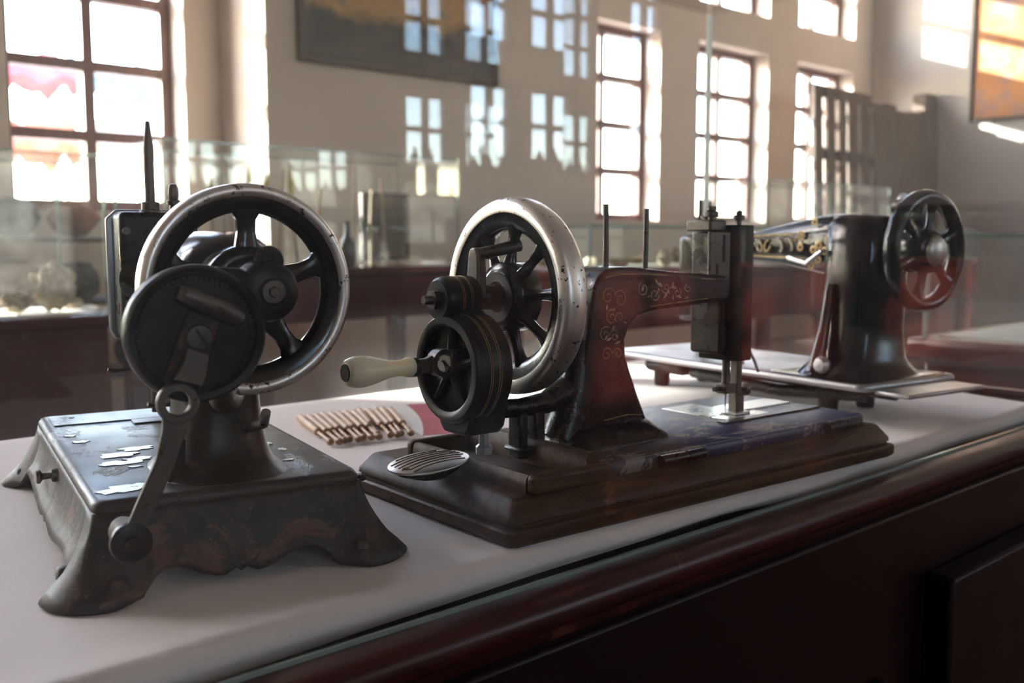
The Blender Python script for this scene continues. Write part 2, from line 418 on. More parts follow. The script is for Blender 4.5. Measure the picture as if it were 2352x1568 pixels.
# ---- outdoors
tag(boxes('ground', 'outdoor_stone', None, [((-90, -90, FLOOR - .4), (90, 90, FLOOR - .2))], smooth=False), kind='structure')
def awning(name, mat, x0, x1, y, z, drop, label):
    n = 14; rows = []
    for j in range(6):
        rows.append([(x0 + (x1 - x0) * i / n, y + .9 * j / 5 + .03 * math.sin(i * 1.7), z + .35 * j / 5 - drop * 4 * (i / n) * (1 - i / n) * .35 + .05 * math.sin(i * 1.3 + j)) for i in range(n + 1)])
    rows.insert(0, [(p[0], p[1] - .02, p[2] - drop * .5 - .06 * math.sin(i * 2.2)) for i, p in enumerate(rows[0])])
    m = MB(); vs_ = [p for r_ in rows for p in r_]; w = n + 1
    m.add(vs_, [(j * w + i, j * w + i + 1, (j + 1) * w + i + 1, (j + 1) * w + i) for j in range(len(rows) - 1) for i in range(n)])
    root = empty(name, ((x0 + x1) / 2, y, FLOOR - .2), 0, label, 'awning', 'market awnings outside the window')
    c = m.build('canopy', mat, root, solid=.01); c.matrix_parent_inverse = Matrix.Translation((-(x0 + x1) / 2, -y, -(FLOOR - .2)))
    for px in (x0 + .04, x1 - .04):
        for py in (y, y + .9):
            q = MB().tube([(px, py, FLOOR - .2), (px, py, z + (.35 if py > y else 0))], .02, 8).build('pole', 'bare_steel', root)
            q.matrix_parent_inverse = c.matrix_parent_inverse
awning('market_awning', 'tarp_red', 2.9, 4.1, 11.5, 2.0, .30, 'red tarpaulin awning outside the tall window')
awning('market_awning', 'tarp_blue', 4.2, 5.3, 11.8, 2.05, .35, 'blue tarpaulin awning outside the tall window')
awning('market_awning', 'tarp_orange', 2.6, 3.6, 10.2, 1.15, .30, 'orange tarpaulin awning outside the tall window')
awning('market_awning', 'tarp_cream', 3.65, 4.6, 10.4, 1.25, .4, 'cream tarpaulin awning outside the tall window')

# ---- pictures on the walls
def picture(name, mat, o_loc, rz, w, h, label, fw=.05):
    r_ = empty(name, o_loc, rz, label, 'painting')
    boxes('canvas', mat, r_, [((-w / 2, -.02, 0), (w / 2, -.008, h))], smooth=False)
    boxes('picture_frame', 'frame_dark', r_, [((-w / 2 - fw, -.04, -fw), (-w / 2, 0, h + fw)), ((w / 2, -.04, -fw), (w / 2 + fw, 0, h + fw)),
          ((-w / 2, -.04, -fw), (w / 2, 0, 0)), ((-w / 2, -.04, h), (w / 2, 0, h + fw))], bevel=.008)
    return r_
picture('painting', 'hill_canvas', (4.14, 5.648, 1.36), 0, 1.57, 1.1, 'dark landscape painting of hills in a brown frame on the pier')
picture('painting', 'orange_canvas', (XR - .002, 4.0, 1.55), R(-90), 2.0, 1.9, 'large orange and red painting on the end wall', .035)

# ================================================================== THE DISPLAY CASE IN FRONT
CX0, CX1, CY0, CY1, CT = -.75, 1.45, .43, 1.085, .585
GT = .005
case = empty('display_case', (.35, .75, FLOOR), 0, 'dark red lacquered display case with a tall glass box holding the sewing machines', 'display case')
INV = Matrix.Translation((-.35, -.75, -FLOOR))
def cpart(o, parent=case):
    o.matrix_parent_inverse = INV if parent is case else Matrix(); return o
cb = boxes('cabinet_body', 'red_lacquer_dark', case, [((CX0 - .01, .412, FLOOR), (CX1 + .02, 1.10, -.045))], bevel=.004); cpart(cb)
cpart(boxes('inner_top', 'frame_dark', case, [((CX0, .425, -.045), (CX1 + .01, 1.10, -.022))], smooth=False))
# bull-nosed moulding that runs round the top
def rail(pts_prof, x0, x1):
    m = MB(); m.loft([[(x0, y, z) for y, z in pts_prof], [(x1, y, z) for y, z in pts_prof]]); return m
prof = [(.428, -.012), (.420, -.0112), (.413, -.0115)] + [(.413 - .011 * math.sin(R(a)), -.0225 + .011 * math.cos(R(a))) for a in range(15, 181, 15)] + [(.417, -.0335), (.420, -.046), (.428, -.045)]
cpart(rail(prof, CX0 - .03, CX1 + .035).build('front_moulding', 'red_lacquer_worn', case))
prof2 = [(1.515 - y, z) for y, z in prof]
cpart(rail(prof2, CX0 - .03, CX1 + .035).build('rear_moulding', 'red_lacquer_worn', case))
for xx, sg in ((CX0 - .005, -1), (CX1 + .005, 1)):
    m = MB(); q = [(xx + sg * (.426 - y), z) for y, z in prof]
    m.loft([[(x, .404, z) for x, z in q], [(x, 1.11, z) for x, z in q]]); cpart(m.build('end_moulding', 'red_lacquer_worn', case))
# corner pedestals and raised panels on the front
for x0, x1 in ((.90, 1.47), (-.77, -.25)):
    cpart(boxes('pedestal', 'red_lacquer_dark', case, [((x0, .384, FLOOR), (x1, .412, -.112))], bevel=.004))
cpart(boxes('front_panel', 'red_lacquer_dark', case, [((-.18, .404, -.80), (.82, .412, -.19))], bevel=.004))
# glass box
def pane(name, a, b, mat='case_glass', parent=case, inv=None):
    o = boxes(name, mat, parent, [(a, b)], smooth=False)
    o.matrix_parent_inverse = inv if inv is not None else INV; return o
zb = -.02
pane('front_pane', (CX0, CY0, zb), (CX1, CY0 + GT, CT))
pane('back_pane', (CX0, CY1 - GT, zb), (CX1, CY1, CT))
pane('end_pane', (CX1 - GT, CY0 + GT, zb), (CX1, CY1 - GT, CT), 'dirty_glass')
pane('end_pane', (CX0, CY0 + GT, zb), (CX0 + GT, CY1 - GT, CT))
pane('top_pane', (CX0, CY0, CT), (CX1, CY1, CT + GT))
for (x, y) in ((CX0, CY0), (CX1, CY0), (CX0, CY1), (CX1, CY1)):
    sx = 1 if x == CX0 else -1; sy = 1 if y == CY0 else -1
    cpart(boxes('silicone_seam', 'seam', case, [((min(x, x + sx * .007), min(y, y + sy * .007), zb), (max(x, x + sx * .007), max(y, y + sy * .007), CT))], smooth=False))

cpart(boxes('glass_channel', 'glass_edge', case, [((CX0, .4275, -.022), (CX1, .4300, -.0095))], smooth=False))

# ---- the white cloth over its board
def make_cloth():
    NX, prof_n = 150, 0
    def xr(y): return 1.285 + (y - .476) * .235
    m = MB(); rows = []
    X0 = -.72
    def edge(x): return .452 + .004 * math.sin(x * 5.3 + .6) + .003 * math.sin(x * 13 + 2) + .0015 * math.sin(x * 31)
    def hang(x): return .0165 + .0055 * math.sin(x * 7.5 + 1.1) + .003 * math.sin(x * 17) - .006 * max(0, math.sin(x * 4.1 - .9))
    prof = []
    for a in range(0, 91, 15): prof.append(('r', a))
    ys = [.47, .49, .52, .56, .62, .70, .80, .90, 1.0, 1.045, 1.07]
    NB = 4
    for i in range(NX + 1):
        col = []
        tx = i / NX
        def pos(y): return X0 + (xr(y) - X0) * tx
        x = pos(.45); e = edge(x); h = hang(x); r_ = .010
        ins = .006 + .004 * math.sin(x * 6 + 2)
        for k in range(NB):                                      # the hanging lip, tucked inward below
            s_ = k / NB; col.append((x, e + ins * (1 - s_) ** 2 * 1.2, -h - r_ + (h) * s_ * 1.0))
        for a in range(0, 91, 18):
            col.append((x, e + r_ - r_ * math.cos(R(a)), -r_ + r_ * math.sin(R(a))))
        for y in ys:
            yy = max(y, e + r_ + .004 + .0)
            xx = pos(yy); col.append((xx, yy, .0006 * math.sin(xx * 9 + yy * 14) * (1 if yy > .5 else 0) - .0006))
        col.append((pos(1.076), 1.0765, -.004)); col.append((pos(1.076), 1.0768, -.018))
        rows.append(col)
    w = len(rows[0])
    m.add([p for c in rows for p in c], [(i * w + j, (i + 1) * w + j, (i + 1) * w + j + 1, i * w + j + 1) for i in range(NX) for j in range(w - 1)])
    o = m.build('tablecloth', 'white_cloth', angle=80)
    return tag(o, 'white woven cloth with a rolled wavy edge spread inside the glass case', 'cloth')
make_cloth()
tag(boxes('cloth_board', 'card_white', None, [((-.70, .468, -.0215), (1.27, 1.066, -.0045))], smooth=False), 'flat board lying under the white cloth', 'board')

# ================================================================== SEWING MACHINE 2 (wooden base, ivory crank handle)
m2 = empty('sewing_machine', (.418, .460, 0), R(-3.77), 'black hand-crank sewing machine with gold scrolls, ivory handle and a wooden base', 'sewing machine')
def base_loft():
    L, D = .456, .210; secs = []
    for ins, z, r_ in ((.004, 0, .006), (.0005, .0028, .008), (0, .0040, .008), (0, .0100, .008), (.0012, .0116, .007), (.0055, .0124, .006), (.0055, .0140, .006), (.0040, .0150, .006), (.0045, .0185, .006), (.0070, .0215, .005), (.0125, .0290, .004), (.0140, .0299, .004), (.0165, .0302, .004)):
        secs.append(rrect(ins, L - ins, ins, D - ins, r_, z))
    return MB().loft(secs)
wb = base_loft().build('wooden_base', 'base_wood', m2, angle=32)
ZB = .0302
def moulding(name, a, b, w, h, parent, mat='base_wood'):
    a, b = Vector(a), Vector(b); t = (b - a).normalized(); nrm = Vector((-t.y, t.x, 0))
    pr = [(-.5, 0), (.5, 0), (.5, .45), (.42, .8), (.25, 1.0), (-.1, 1.0), (-.3, .8), (-.34, .55), (-.5, .5)]
    return MB().loft([[a + nrm * p[0] * w + Vector((0, 0, p[1] * h)) for p in pr], [b + nrm * p[0] * w + Vector((0, 0, p[1] * h)) for p in pr]]).build(name, mat, parent, angle=50)
# compartment frame at the crank end
boxes('frame_end', 'base_wood', m2, [((.026, .008, ZB), (.098, .018, ZB + .0135))], bevel=.0035, seg=3)
boxes('frame_end', 'base_wood', m2, [((.026, .156, ZB), (.098, .166, ZB + .0135))], bevel=.0035, seg=3)
moulding('frame_moulding', (.031, .018, ZB), (.031, .156, ZB), .010, .0125, m2)
moulding('frame_moulding', (.088, .018, ZB), (.088, .156, ZB), .016, .020, m2)
boxes('compartment_floor', 'frame_dark', m2, [((.036, .018, ZB), (.080, .156, ZB + .002))], smooth=False)
# cast bed with hinges
ZBED = .0405
secs = [rrect(.101, .428, .016, .168, .010, ZB), rrect(.100, .429, .015, .169, .011, ZB + .002), rrect(.100, .429, .015, .169, .011, ZBED - .002), rrect(.1015, .4275, .0165, .1675, .010, ZBED)]
bed = MB().loft(secs).build('bed', 'bed_enamel', m2, angle=50)
boxes('bed_lug', 'japan_black', m2, [((.428, .05, ZB), (.446, .085, ZBED - .003))], bevel=.004, seg=3)
for u in (.175, .385):
    h_ = MB().lathe([(.0001, -.024), (.0042, -.024), (.0042, -.005), (.0036, -.0045), (.0036, .004), (.0042, .0045), (.0042, .024), (.0001, .024)], (u, .012, ZBED - .0045), 'x', 14).build('hinge', 'japan_black', m2)
    boxes('hinge_leaf', 'gear_black', h_, [((u - .022, .012, ZBED - .0055), (u + .022, .0165, ZBED - .0010))], bevel=.0005)
# slide plates and needle plate
boxes('slide_plate', 'silver_plate', m2, [((.300, .072, ZBED - .001), (.360, .090, ZBED + .0012))], bevel=.0005)
boxes('slide_plate', 'silver_plate', m2, [((.345, .096, ZBED - .001), (.424, .126, ZBED + .0012))], bevel=.0005)
boxes('slide_plate', 'slide_dark', m2, [((.285, .062, ZBED - .001), (.424, .071, ZBED + .0016))], bevel=.0005)
boxes('needle_plate', 'silver_plate', m2, [((.300, .092, ZBED - .001), (.342, .150, ZBED + .0010))], bevel=.0005)
# arm: pillar, arch and arm in one casting
outline = [(.118, ZBED), (.206, ZBED), (.2045, .046), (.199, .055), (.190, .070), (.181, .090), (.1745, .108), (.1735, .120), (.178, .130), (.187, .1375), (.200, .1405), (.225, .1425), (.255, .1445), (.284, .146), (.300, .146),
           (.300, .168), (.255, .171), (.215, .1745), (.185, .1775), (.166, .178), (.154, .1765), (.146, .172), (.141, .164), (.138, .150), (.134, .125), (.128, .090), (.122, .060)]
VF, VBK = .072, .116
arm = MB().prism(outline, UP, VF, VBK).build('arm', 'japan_black', m2, bevel=.007, seg=4)
MB().loft([rrect(.108, .212, .052, .136, .014, ZBED), rrect(.109, .211, .053, .135, .014, ZBED + .003), rrect(.114, .206, .060, .128, .014, ZBED + .008), rrect(.118, .200, .067, .121, .012, ZBED + .014)]).build('pillar_foot', 'japan_black', m2, angle=60)
MB().tube([(.118, .086, .045), (.132, .085, .080), (.140, .086, .12)], [.016, .014, .012], 16).build('pillar_rib', 'japan_black', m2)
# head with needle mechanism
boxes('head', 'japan_black', m2, [((.298, .080, .098), (.330, .116, .208))], bevel=.003, seg=3)
fc = MB().loft([[(u, v, z) for u, v in [(.306, .112), (.306, .080), (.309, .074), (.316, .070), (.328, .070), (.334, .075), (.337, .084), (.337, .112)]] for z in (.0925, .2120)]).build('face_cover', 'gear_black', m2, bevel=.0012)
boxes('slot_plate', 'dark_steel', m2, [((.278, .0770, .150), (.3055, .0800, .206))], bevel=.001)
boxes('slot', 'dark_hole', m2, [((.2955, .0762, .180), (.2978, .0776, .203))], smooth=False)
boxes('slot', 'dark_hole', m2, [((.2870, .0762, .158), (.2893, .0776, .178))], smooth=False)
boxes('head_cap', 'dark_steel', m2, [((.284, .082, .206), (.306, .110, .2165))], bevel=.002)
def screw(parent, x, y, z, r_, h, mat='dark_steel', finial=False):
    pr = [(.0001, 0), (r_ * .5, 0), (r_ * .5, h * .3), (r_, h * .32), (r_, h * .62), (r_ * .8, h * .66), (r_ * .45, h * .7)] + ([(r_ * .6, h * .8), (r_ * .4, h * .95), (.0001, h)] if finial else [(r_ * .7, h * .75), (r_ * .7, h), (.0001, h)])
    return MB().lathe(pr, (x, y, z), 'z', 16).build('screw', mat, parent)
screw(m2, .292, .088, .2150, .0062, .013); screw(m2, .302, .102, .2150, .0052, .008); screw(m2, .322, .082, .2120, .0050, .013, finial=True)
MB().tube([(.316, .088, .100), (.316, .088, .068)], .0036, 12).build('needle_bar', 'dark_steel', m2)
nb = boxes('needle_clamp', 'dark_steel', m2, [((.309, .082, .062), (.323, .094, .071))], bevel=.001)
MB().tube([(.308, .088, .0665), (.300, .088, .0665)], .0022, 10).build('clamp_screw', 'dark_steel', nb)
MB().tube([(.316, .088, .064), (.316, .088, .044)], [.001, .0004], 8).build('needle', 'bare_steel', m2)
boxes('presser_bar', 'dark_steel', m2, [((.327, .084, .058), (.334, .092, .098))], bevel=.001)
pf = MB().prism([(.326, .0418), (.337, .0418), (.3365, .060), (.326, .060)], UP, .083, .093).build('presser_foot', 'dark_steel', m2, bevel=.001)
boxes('foot_sole', 'bare_steel', pf, [((.321, .079, .0418), (.341, .099, .0440))], bevel=.0008)
MB().lathe([(.0001, 0), (.0022, 0), (.0022, .004), (.0062, .0045), (.0062, .0095), (.0001, .0095)], (.335, .088, .063), 'x', 18).build('thumb_screw', 'dark_steel', m2)
MB().tube([(.336, .09, .108), (.346, .088, .102), (.354, .086, .088), (.358, .085, .078)], .0014, 8).build('thread_guide', 'bare_steel', m2)
for (u, z0, z1) in ((.1715, .174, .2275), (.2165, .171, .2245)):
    MB().tube([(u, .094, z0), (u + (.0010 if u > .2 else -.0004), .094, z1)], .0023, 10).build('spool_pin', 'dark_steel', m2)
# balance wheel
WV, WZ = .098, .157
whl = empty('balance_wheel', (.080, WV, WZ)); whl.parent = m2
MB().lathe([(.0625, -.0105), (.0675, -.0115), (.0715, -.0095), (.0735, -.0055), (.0738, 0), (.0735, .0055), (.0715, .0095), (.0675, .0115), (.0625, .0105)], (0, 0, 0), 'x', 72, closed=True).build('rim', 'worn_nickel', whl, angle=60)
MB().lathe([(.0490, -.004), (.0515, -.0065), (.0560, -.0085), (.0632, -.0100), (.0640, 0), (.0632, .0100), (.0560, .0075), (.0510, .005)], (0, 0, 0), 'x', 72, closed=True).build('web', 'japan_gloss', whl, angle=60)
for k in range(9):
    a = R(90 + 40 * k + 6); c, s_ = math.cos(a), math.sin(a)
    pts = [(-.006 + .004 * t_, (.024 + .028 * t_) * c, (.024 + .028 * t_) * s_) for t_ in (0, .25, .5, .75, 1)]
    MB().tube(pts, [.0058, .0042, .0038, .0044, .0066], 10, flat=1.0).build('spoke', 'japan_gloss', whl)
MB().lathe([(.0001, -.016), (.019, -.016), (.0245, -.0135), (.0262, -.010), (.0262, .006), (.022, .010), (.0001, .010)], (0, 0, 0), 'x', 48).build('hub', 'japan_gloss', whl, angle=50)
MB().lathe([(.0115, -.0168), (.0185, -.0168), (.0185, -.0150), (.0115, -.0150)], (0, 0, 0), 'x', 40, closed=True).build('hub_groove', 'dark_hole', whl)
# crank gear unit
GV, GZ = .088, .1085
gear = empty('crank_gear', (.012, GV, GZ)); gear.parent = m2
MB().lathe([(.0305, .006), (.0305, -.001), (.0325, -.0025), (.037, -.002), (.039, .0005), (.0392, .004), (.0385, .0050), (.0385, .0062), (.0392, .0075), (.0392, .0195), (.0385, .0205), (.0385, .0217), (.0392, .023), (.0390, .028), (.036, .030), (.0001, .030), (.0001, .006)], (0, 0, 0), 'x', 64).build('gear_housing', 'gear_black', gear, angle=45)
for h_ in (.0092, .0108, .0165, .0182):
    MB().lathe([(.0391, h_), (.03945, h_ + .00035), (.0391, h_ + .0007)], (0, 0, 0), 'x', 64, closed=True).build('gold_line', 'gold_leaf', gear)
for k in range(5):
    a = R(72 * k + 20); MB().tube([(.004, .006 * math.cos(a), .006 * math.sin(a)), (.004, .030 * math.cos(a), .030 * math.sin(a))], [.004, .003], 8).build('gear_spoke', 'gear_black', gear)
MB().lathe([(.0001, -.006), (.006, -.006), (.007, -.004), (.007, .006), (.0001, .006)], (0, 0, 0), 'x', 24).build('gear_hub', 'dark_steel', gear)
# lug below the gear and bracket arm to the pillar
MB().prism([(.114, .085), (.108, .066), (.103, .0605), (.075, .0605), (.070, .066), (.064, .085), (.072, .092), (.104, .092)], SIDE, .018, .050).build('gear_lug', 'gear_black', m2, bevel=.003)
MB().tube([(.040, .086, .076), (.075, .085, .0745), (.100, .085, .0755), (.122, .087, .082)], [.0075, .0070, .0085, .012], 14).build('bracket', 'japan_black', m2)
boxes('bracket_post', 'japan_black', m2, [((.071, .079, .036), (.079, .094, .072)), ((.086, .079, .036), (.096, .094, .072)), ((.069, .076, ZB + .011), (.099, .097, .0455))], bevel=.002)
MB().lathe([(.0001, 0), (.0065, 0), (.0065, .005), (.004, .007), (.004, .020), (.0001, .020)], (.044, .088, .0435), 'z', 6).build('bolt', 'bare_steel', m2)
# pinion on the wheel axle and the fork that drives the wheel
pin = MB().lathe([(.0001, -.002), (.0135, -.002), (.0160, .001), (.0165, .004), (.0165, .026), (.0150, .0285), (.0090, .030), (.0090, .050), (.0001, .050)], (.012, WV, WZ), 'x', 36).build('pinion_housing', 'gear_black', m2, angle=45)
MB().lathe([(.0001, -.0045), (.0072, -.0045), (.0072, 0), (.0001, 0)], (.010, WV, WZ), 'x', 6).build('nut', 'dark_steel', pin)
MB().lathe([(.0001, -.008), (.0028, -.008), (.0034, -.006), (.0034, 0), (.0001, 0)], (.0068, WV, WZ), 'x', 14).build('axle_end', 'dark_steel', pin)
for h_ in (.022, .0235, .029, .0305):
    MB().lathe([(.0164, h_), (.01675, h_ + .0003), (.0164, h_ + .0006)], (0, WV, WZ), 'x', 40, closed=True).build('gold_line', 'gold_leaf', pin)
MB().prism([(.090, .150), (.106, .150), (.103, .176), (.101, .190), (.0985, .1935), (.0925, .1935), (.090, .190), (.089, .172)], SIDE, .040, .048).build('fork_arm', 'dark_steel', m2, bevel=.0015)
MB().tube([(.043, .094, .1885), (.060, .093, .1915), (.080, .092, .1950)], [.0048, .0045, .0050], 10).build('fork_finger', 'dark_steel', m2)
boxes('housing_neck', 'gear_black', m2, [((.016, .078, .138), (.038, .106, .150))], bevel=.003)
# crank with ivory handle, folded outwards
crank = empty('crank', (.012, .085, .115)); crank.parent = m2
boxes('yoke', 'dark_steel', crank, [((-.004, -.0075, -.0045), (.012, .0075, .0075))], bevel=.0012)
MB().lathe([(.0062, -.0045), (.0098, -.0045), (.0098, .0045), (.0062, .0045)], (-.008, -.001, -.001), 'y', 28, closed=True).build('crank_ring', 'dark_steel', crank, angle=40)
MB().tube([(.006, -.006, .004), (.002, -.010, .013), (.010, -.010, .014), (.016, -.009, -.004)], .0011, 6).build('spring_wire', 'dark_steel', crank)
MB().loft([[(x, -.001 + dy, z0 + dz) for dy, dz in ((-t_, -w), (t_, -w), (t_, w), (-t_, w))] for x, z0, w, t_ in ((-.0165, -.0015, .0065, .0024), (-.021, -.0020, .0050, .0024), (-.0275, -.0025, .0052, .0024), (-.034, -.0025, .0050, .0030))]).build('tang', 'dark_steel', crank, bevel=.0006)
MB().lathe([(.0001, .0335), (.0066, .0335), (.0066, .0285), (.0001, .0285)], (-.062, -.001, -.0025), 'x', 20).build('ferrule', 'dark_hole', crank)
hp = [(.0058, .0305), (.0068, .0295), (.0071, .0270), (.0060, .0230), (.0055, .0180), (.0060, .0120), (.0078, .0045), (.0097, -.0030), (.0106, -.0095), (.0104, -.0150), (.0090, -.0195), (.0068, -.0215), (.0056, -.0212)]
hd = MB().lathe(hp, (-.062, -.001, -.0020), 'x', 32).build('handle', 'ivory', crank, angle=70)
MB().lathe([(.0001, -.0218), (.0056, -.0222), (.0057, -.0208), (.0001, -.0208)], (-.062, -.001, -.0020), 'x', 24).build('handle_end', 'dark_hole', hd)
# gold scrolls and lines on the casting's flat front
VD = VF - .0002
def gold(pts, r_=.00042, mat='gold_leaf'):
    MB().tube([(u, VD, z) for u, z in pts], r_, 6, flat=1.0).build('gold_scroll', mat, arm)
def spiral(cu, cz, r0, turns, start, sgn=1, mat='gold_leaf', r_=.00042):
    n = int(26 * turns); gold([(cu + r0 * (1 - .82 * i / n) * math.cos(start + sgn * 2 * math.pi * turns * i / n), cz + r0 * (1 - .82 * i / n) * math.sin(start + sgn * 2 * math.pi * turns * i / n)) for i in range(n + 1)], r_, mat)
for a in ((.153, .1555, .0075, 1.4, 0, 1), (.166, .153, .0072, 1.5, 2.6, -1), (.157, .139, .0065, 1.3, 1.5, 1), (.1655, .1385, .005, 1.2, 4, -1), (.150, .126, .0062, 1.4, 1, 1), (.160, .124, .0055, 1.3, 3, -1), (.152, .110, .006, 1.3, 0, 1), (.164, .110, .005, 1.2, 3, -1),
          (.192, .160, .0062, 1.4, 2, 1, 'gold_pale'), (.205, .155, .0055, 1.3, 0, -1, 'gold_pale'), (.218, .160, .0050, 1.3, 3, 1, 'gold_pale'), (.232, .1555, .0045, 1.2, 1, -1, 'gold_pale'), (.245, .159, .0040, 1.2, 2, 1, 'gold_pale')):
    spiral(*a)
gold([(.150, .170), (.165, .1725), (.19, .172), (.22, .170)], .0004); gold([(.262, .1665), (.28, .1655)], .0004); gold([(.200, .1455), (.23, .1475), (.27, .1495)], .00035)
gold([(.194, .058), (.186, .074), (.178, .092), (.170, .110)], .0004); gold([(.150, .058), (.176, .060), (.194, .058)], .0004)
leaf = MB()
for i in range(26):
    cu, cz = random.choice([(.158, .150), (.163, .135), (.155, .120), (.200, .157), (.225, .157), (.210, .160), (.240, .156)])
    cu += random.uniform(-.010, .010); cz += random.uniform(-.006, .006); a = random.uniform(0, 6.28); l_ = random.uniform(.0018, .0038); w_ = l_ * .32
    q = [(cu - l_ * math.cos(a), cz - l_ * math.sin(a)), (cu + w_ * math.sin(a), cz - w_ * math.cos(a)), (cu + l_ * math.cos(a), cz + l_ * math.sin(a)), (cu - w_ * math.sin(a), cz + w_ * math.cos(a))]
    leaf.prism(q, UP, VD - .0003, VD + .0004)
leaf.build('gold_leaves', 'gold_pale', arm)

# oval engraved lid lying on the wooden base
ov = empty('oval_lid', (.4255, .5560, .0302), R(-3.77 + 6), 'oval engraved silver lid on a dark foot resting on the wooden base', 'lid')
def oval(a, b, z, n=36): return [(a * math.cos(2 * math.pi * k / n), b * math.sin(2 * math.pi * k / n), z) for k in range(n)]
MB().loft([oval(.010, .009, 0), oval(.014, .012, .001), oval(.026, .015, .005), oval(.026, .015, .0065), oval(.010, .008, .009)]).build('foot', 'japan_black', ov)
lid = MB().loft([oval(.0325, .0205, .0092), oval(.0335, .0212, .0100), oval(.0335, .0212, .0108), oval(.0325, .0205, .0113), oval(.022, .0135, .0122), oval(.010, .006, .0125)]).build('engraved_plate', 'silver_plate', ov, angle=60)
lid.rotation_euler = (R(5), R(-3), 0); lid.location = (0, 0, .0012)
for i in range(8):
    y0 = -.015 + i * .0042
    pts = []
    for k in range(13):
        x = -.028 + .056 * k / 12; y = y0 + .006 * math.cos(x * 45)
        if (x / .0315) ** 2 + (y / .0192) ** 2 < 1: pts.append((x, y, .0126 - .0012 * ((x / .033) ** 2 + (y / .021) ** 2)))
    if len(pts) > 3: MB().tube(pts, .0005, 5).build('groove', 'slide_dark', lid)
MB().lathe([(.0001, 0), (.0016, 0), (.0016, .0007), (.0001, .0009)], (.0235, 0.003, .0116), 'z', 10).build('rivet', 'dark_steel', lid)
MB().lathe([(.0001, 0), (.0034, 0), (.0030, .0006), (.0001, .0008)], (-.0235, -.004, .0114), 'z', 12).build('rivet', 'dark_steel', lid)

# ================================================================== SEWING MACHINE 1 (cast-iron base with scalloped skirt)
m1 = empty('sewing_machine', (.1962, .5664, 0), R(-11.9), 'rusty hand-crank sewing machine on a scalloped cast-iron base with its wheel facing out', 'sewing machine')
PW, PL, ZT = .153, .300, .054
V0 = -.008
# top plate
MB().loft([rrect(-.001, PW + .001, V0 - .001, PL + .001, .006, .0445), rrect(-.003, PW + .003, V0 - .003, PL + .003, .008, .0465), rrect(-.003, PW + .003, V0 - .003, PL + .003, .008, .0505), rrect(-.001, PW + .001, V0 - .001, PL + .001, .007, ZT - .0006), rrect(.0015, PW - .0015, V0 + .0015, PL - .0015, .006, ZT)]).build('top_plate', 'flaked_enamel', m1, angle=50)
boxes('slide_plate', 'flaked_enamel', m1, [((.004, .246, ZT - .001), (.112, .286, ZT + .0010))], bevel=.0006)
boxes('slide_plate', 'flaked_enamel', m1, [((.060, .225, ZT - .001), (.108, .243, ZT + .0014))], bevel=.0006)
MB().lathe([(.0001, 0), (.0024, 0), (.0022, .0006), (.0001, .0009)], (.020, .276, ZT + .0008), 'z', 12).build('screw_hole', 'dark_hole', m1)
for (x, y) in ((PW + .002, V0 + .004), (-.004, .12)):
    pass
# skirt: flared, with feet at the corners and scallops between
def skirt():
    x0, x1, y0, y1 = -.001, PW + .001, V0 - .001, PL + .001
    per = []
    def side(ax, ay, bx, by, nx, ny, n):
        for i in range(n):
            t_ = i / n; per.append((ax + (bx - ax) * t_, ay + (by - ay) * t_, nx, ny, t_, math.hypot(bx - ax, by - ay)))
    def corner(cx, cy_, a0, n=8):
        for i in range(n):
            a = R(a0 + 90 * i / n); per.append((cx, cy_, math.cos(a), math.sin(a), None, 0))
    side(x0, y0, x1, y0, 0, -1, 48); corner(x1, y0, -90); side(x1, y0, x1, y1, 1, 0, 72); corner(x1, y1, 0)
    side(x1, y1, x0, y1, 0, 1, 48); corner(x0, y1, 90); side(x0, y1, x0, y0, -1, 0, 72); corner(x0, y0, 180)
    secs = []; NZ = 9
    def zbot(t_, L):
        if t_ is None: return 0.0
        d = min(t_, 1 - t_) * L                                     # distance from the corner
        foot = .020
        if d < foot: return 0.0 + .0010 * (d / foot)
        if d < foot + .016: s_ = (d - foot) / .016; return .001 + .0135 * math.sin(s_ * math.pi / 2)
        mid = L / 2 - foot - .016; e = (d - foot - .016) / mid        # 0 at arch, 1 at centre
        lobe = .0145 - .0105 * (.5 - .5 * math.cos(min(1, e / .78) * math.pi))
        if e > .78: lobe += .0045 * math.sin((e - .78) / .22 * math.pi / 2) - (.0030 if e > .93 else 0) * ((e - .93) / .07)
        return lobe
    def flare(t_, L):
        if t_ is None: return .026
        d = min(t_, 1 - t_) * L; return .008 + .018 * math.exp(-(d / .020) ** 2)
    for j in range(NZ):
        s_ = j / (NZ - 1); ring = []
        for (x, y, nx, ny, t_, L) in per:
            zb_ = zbot(t_, L); z = .047 + (zb_ - .047) * s_; f = flare(t_, L)
            bulge = .002 * math.sin(s_ * math.pi) * (1 if t_ is None or min(t_, 1 - t_) * L < .02 else 0)
            out = f * (s_ ** 2.0) + .0025 * s_ + bulge
            if s_ > .86: out += .0014
            kx, ky = nx, ny
            ring.append((x + kx * out, y + ky * out, z))
        secs.append(ring)
    return MB().loft(secs, cap=False)
skirt().build('skirt', 'rusty_iron', m1, solid=.004, angle=70)
for (x, y, ax) in ((.006, V0 - .0215, 'y'), (PW - .004, V0 - .0215, 'y'), (-.0185, .010, 'x'), (-.0185, PL - .006, 'x'), (PW + .0185, .010, 'x'), (PW + .0185, PL - .006, 'x')):
    MB().lathe([(.0001, -.0026), (.0040, -.0026), (.0060, -.0012), (.0066, .0010), (.0066, .004), (.0001, .004)] if x < .1 or ax == 'y' else [(.0001, .0026), (.0040, .0026), (.0060, .0012), (.0066, -.0010), (.0066, -.004), (.0001, -.004)], (x, y, .0085), ax, 20).build('foot_scroll', 'rusty_iron', m1, angle=60)
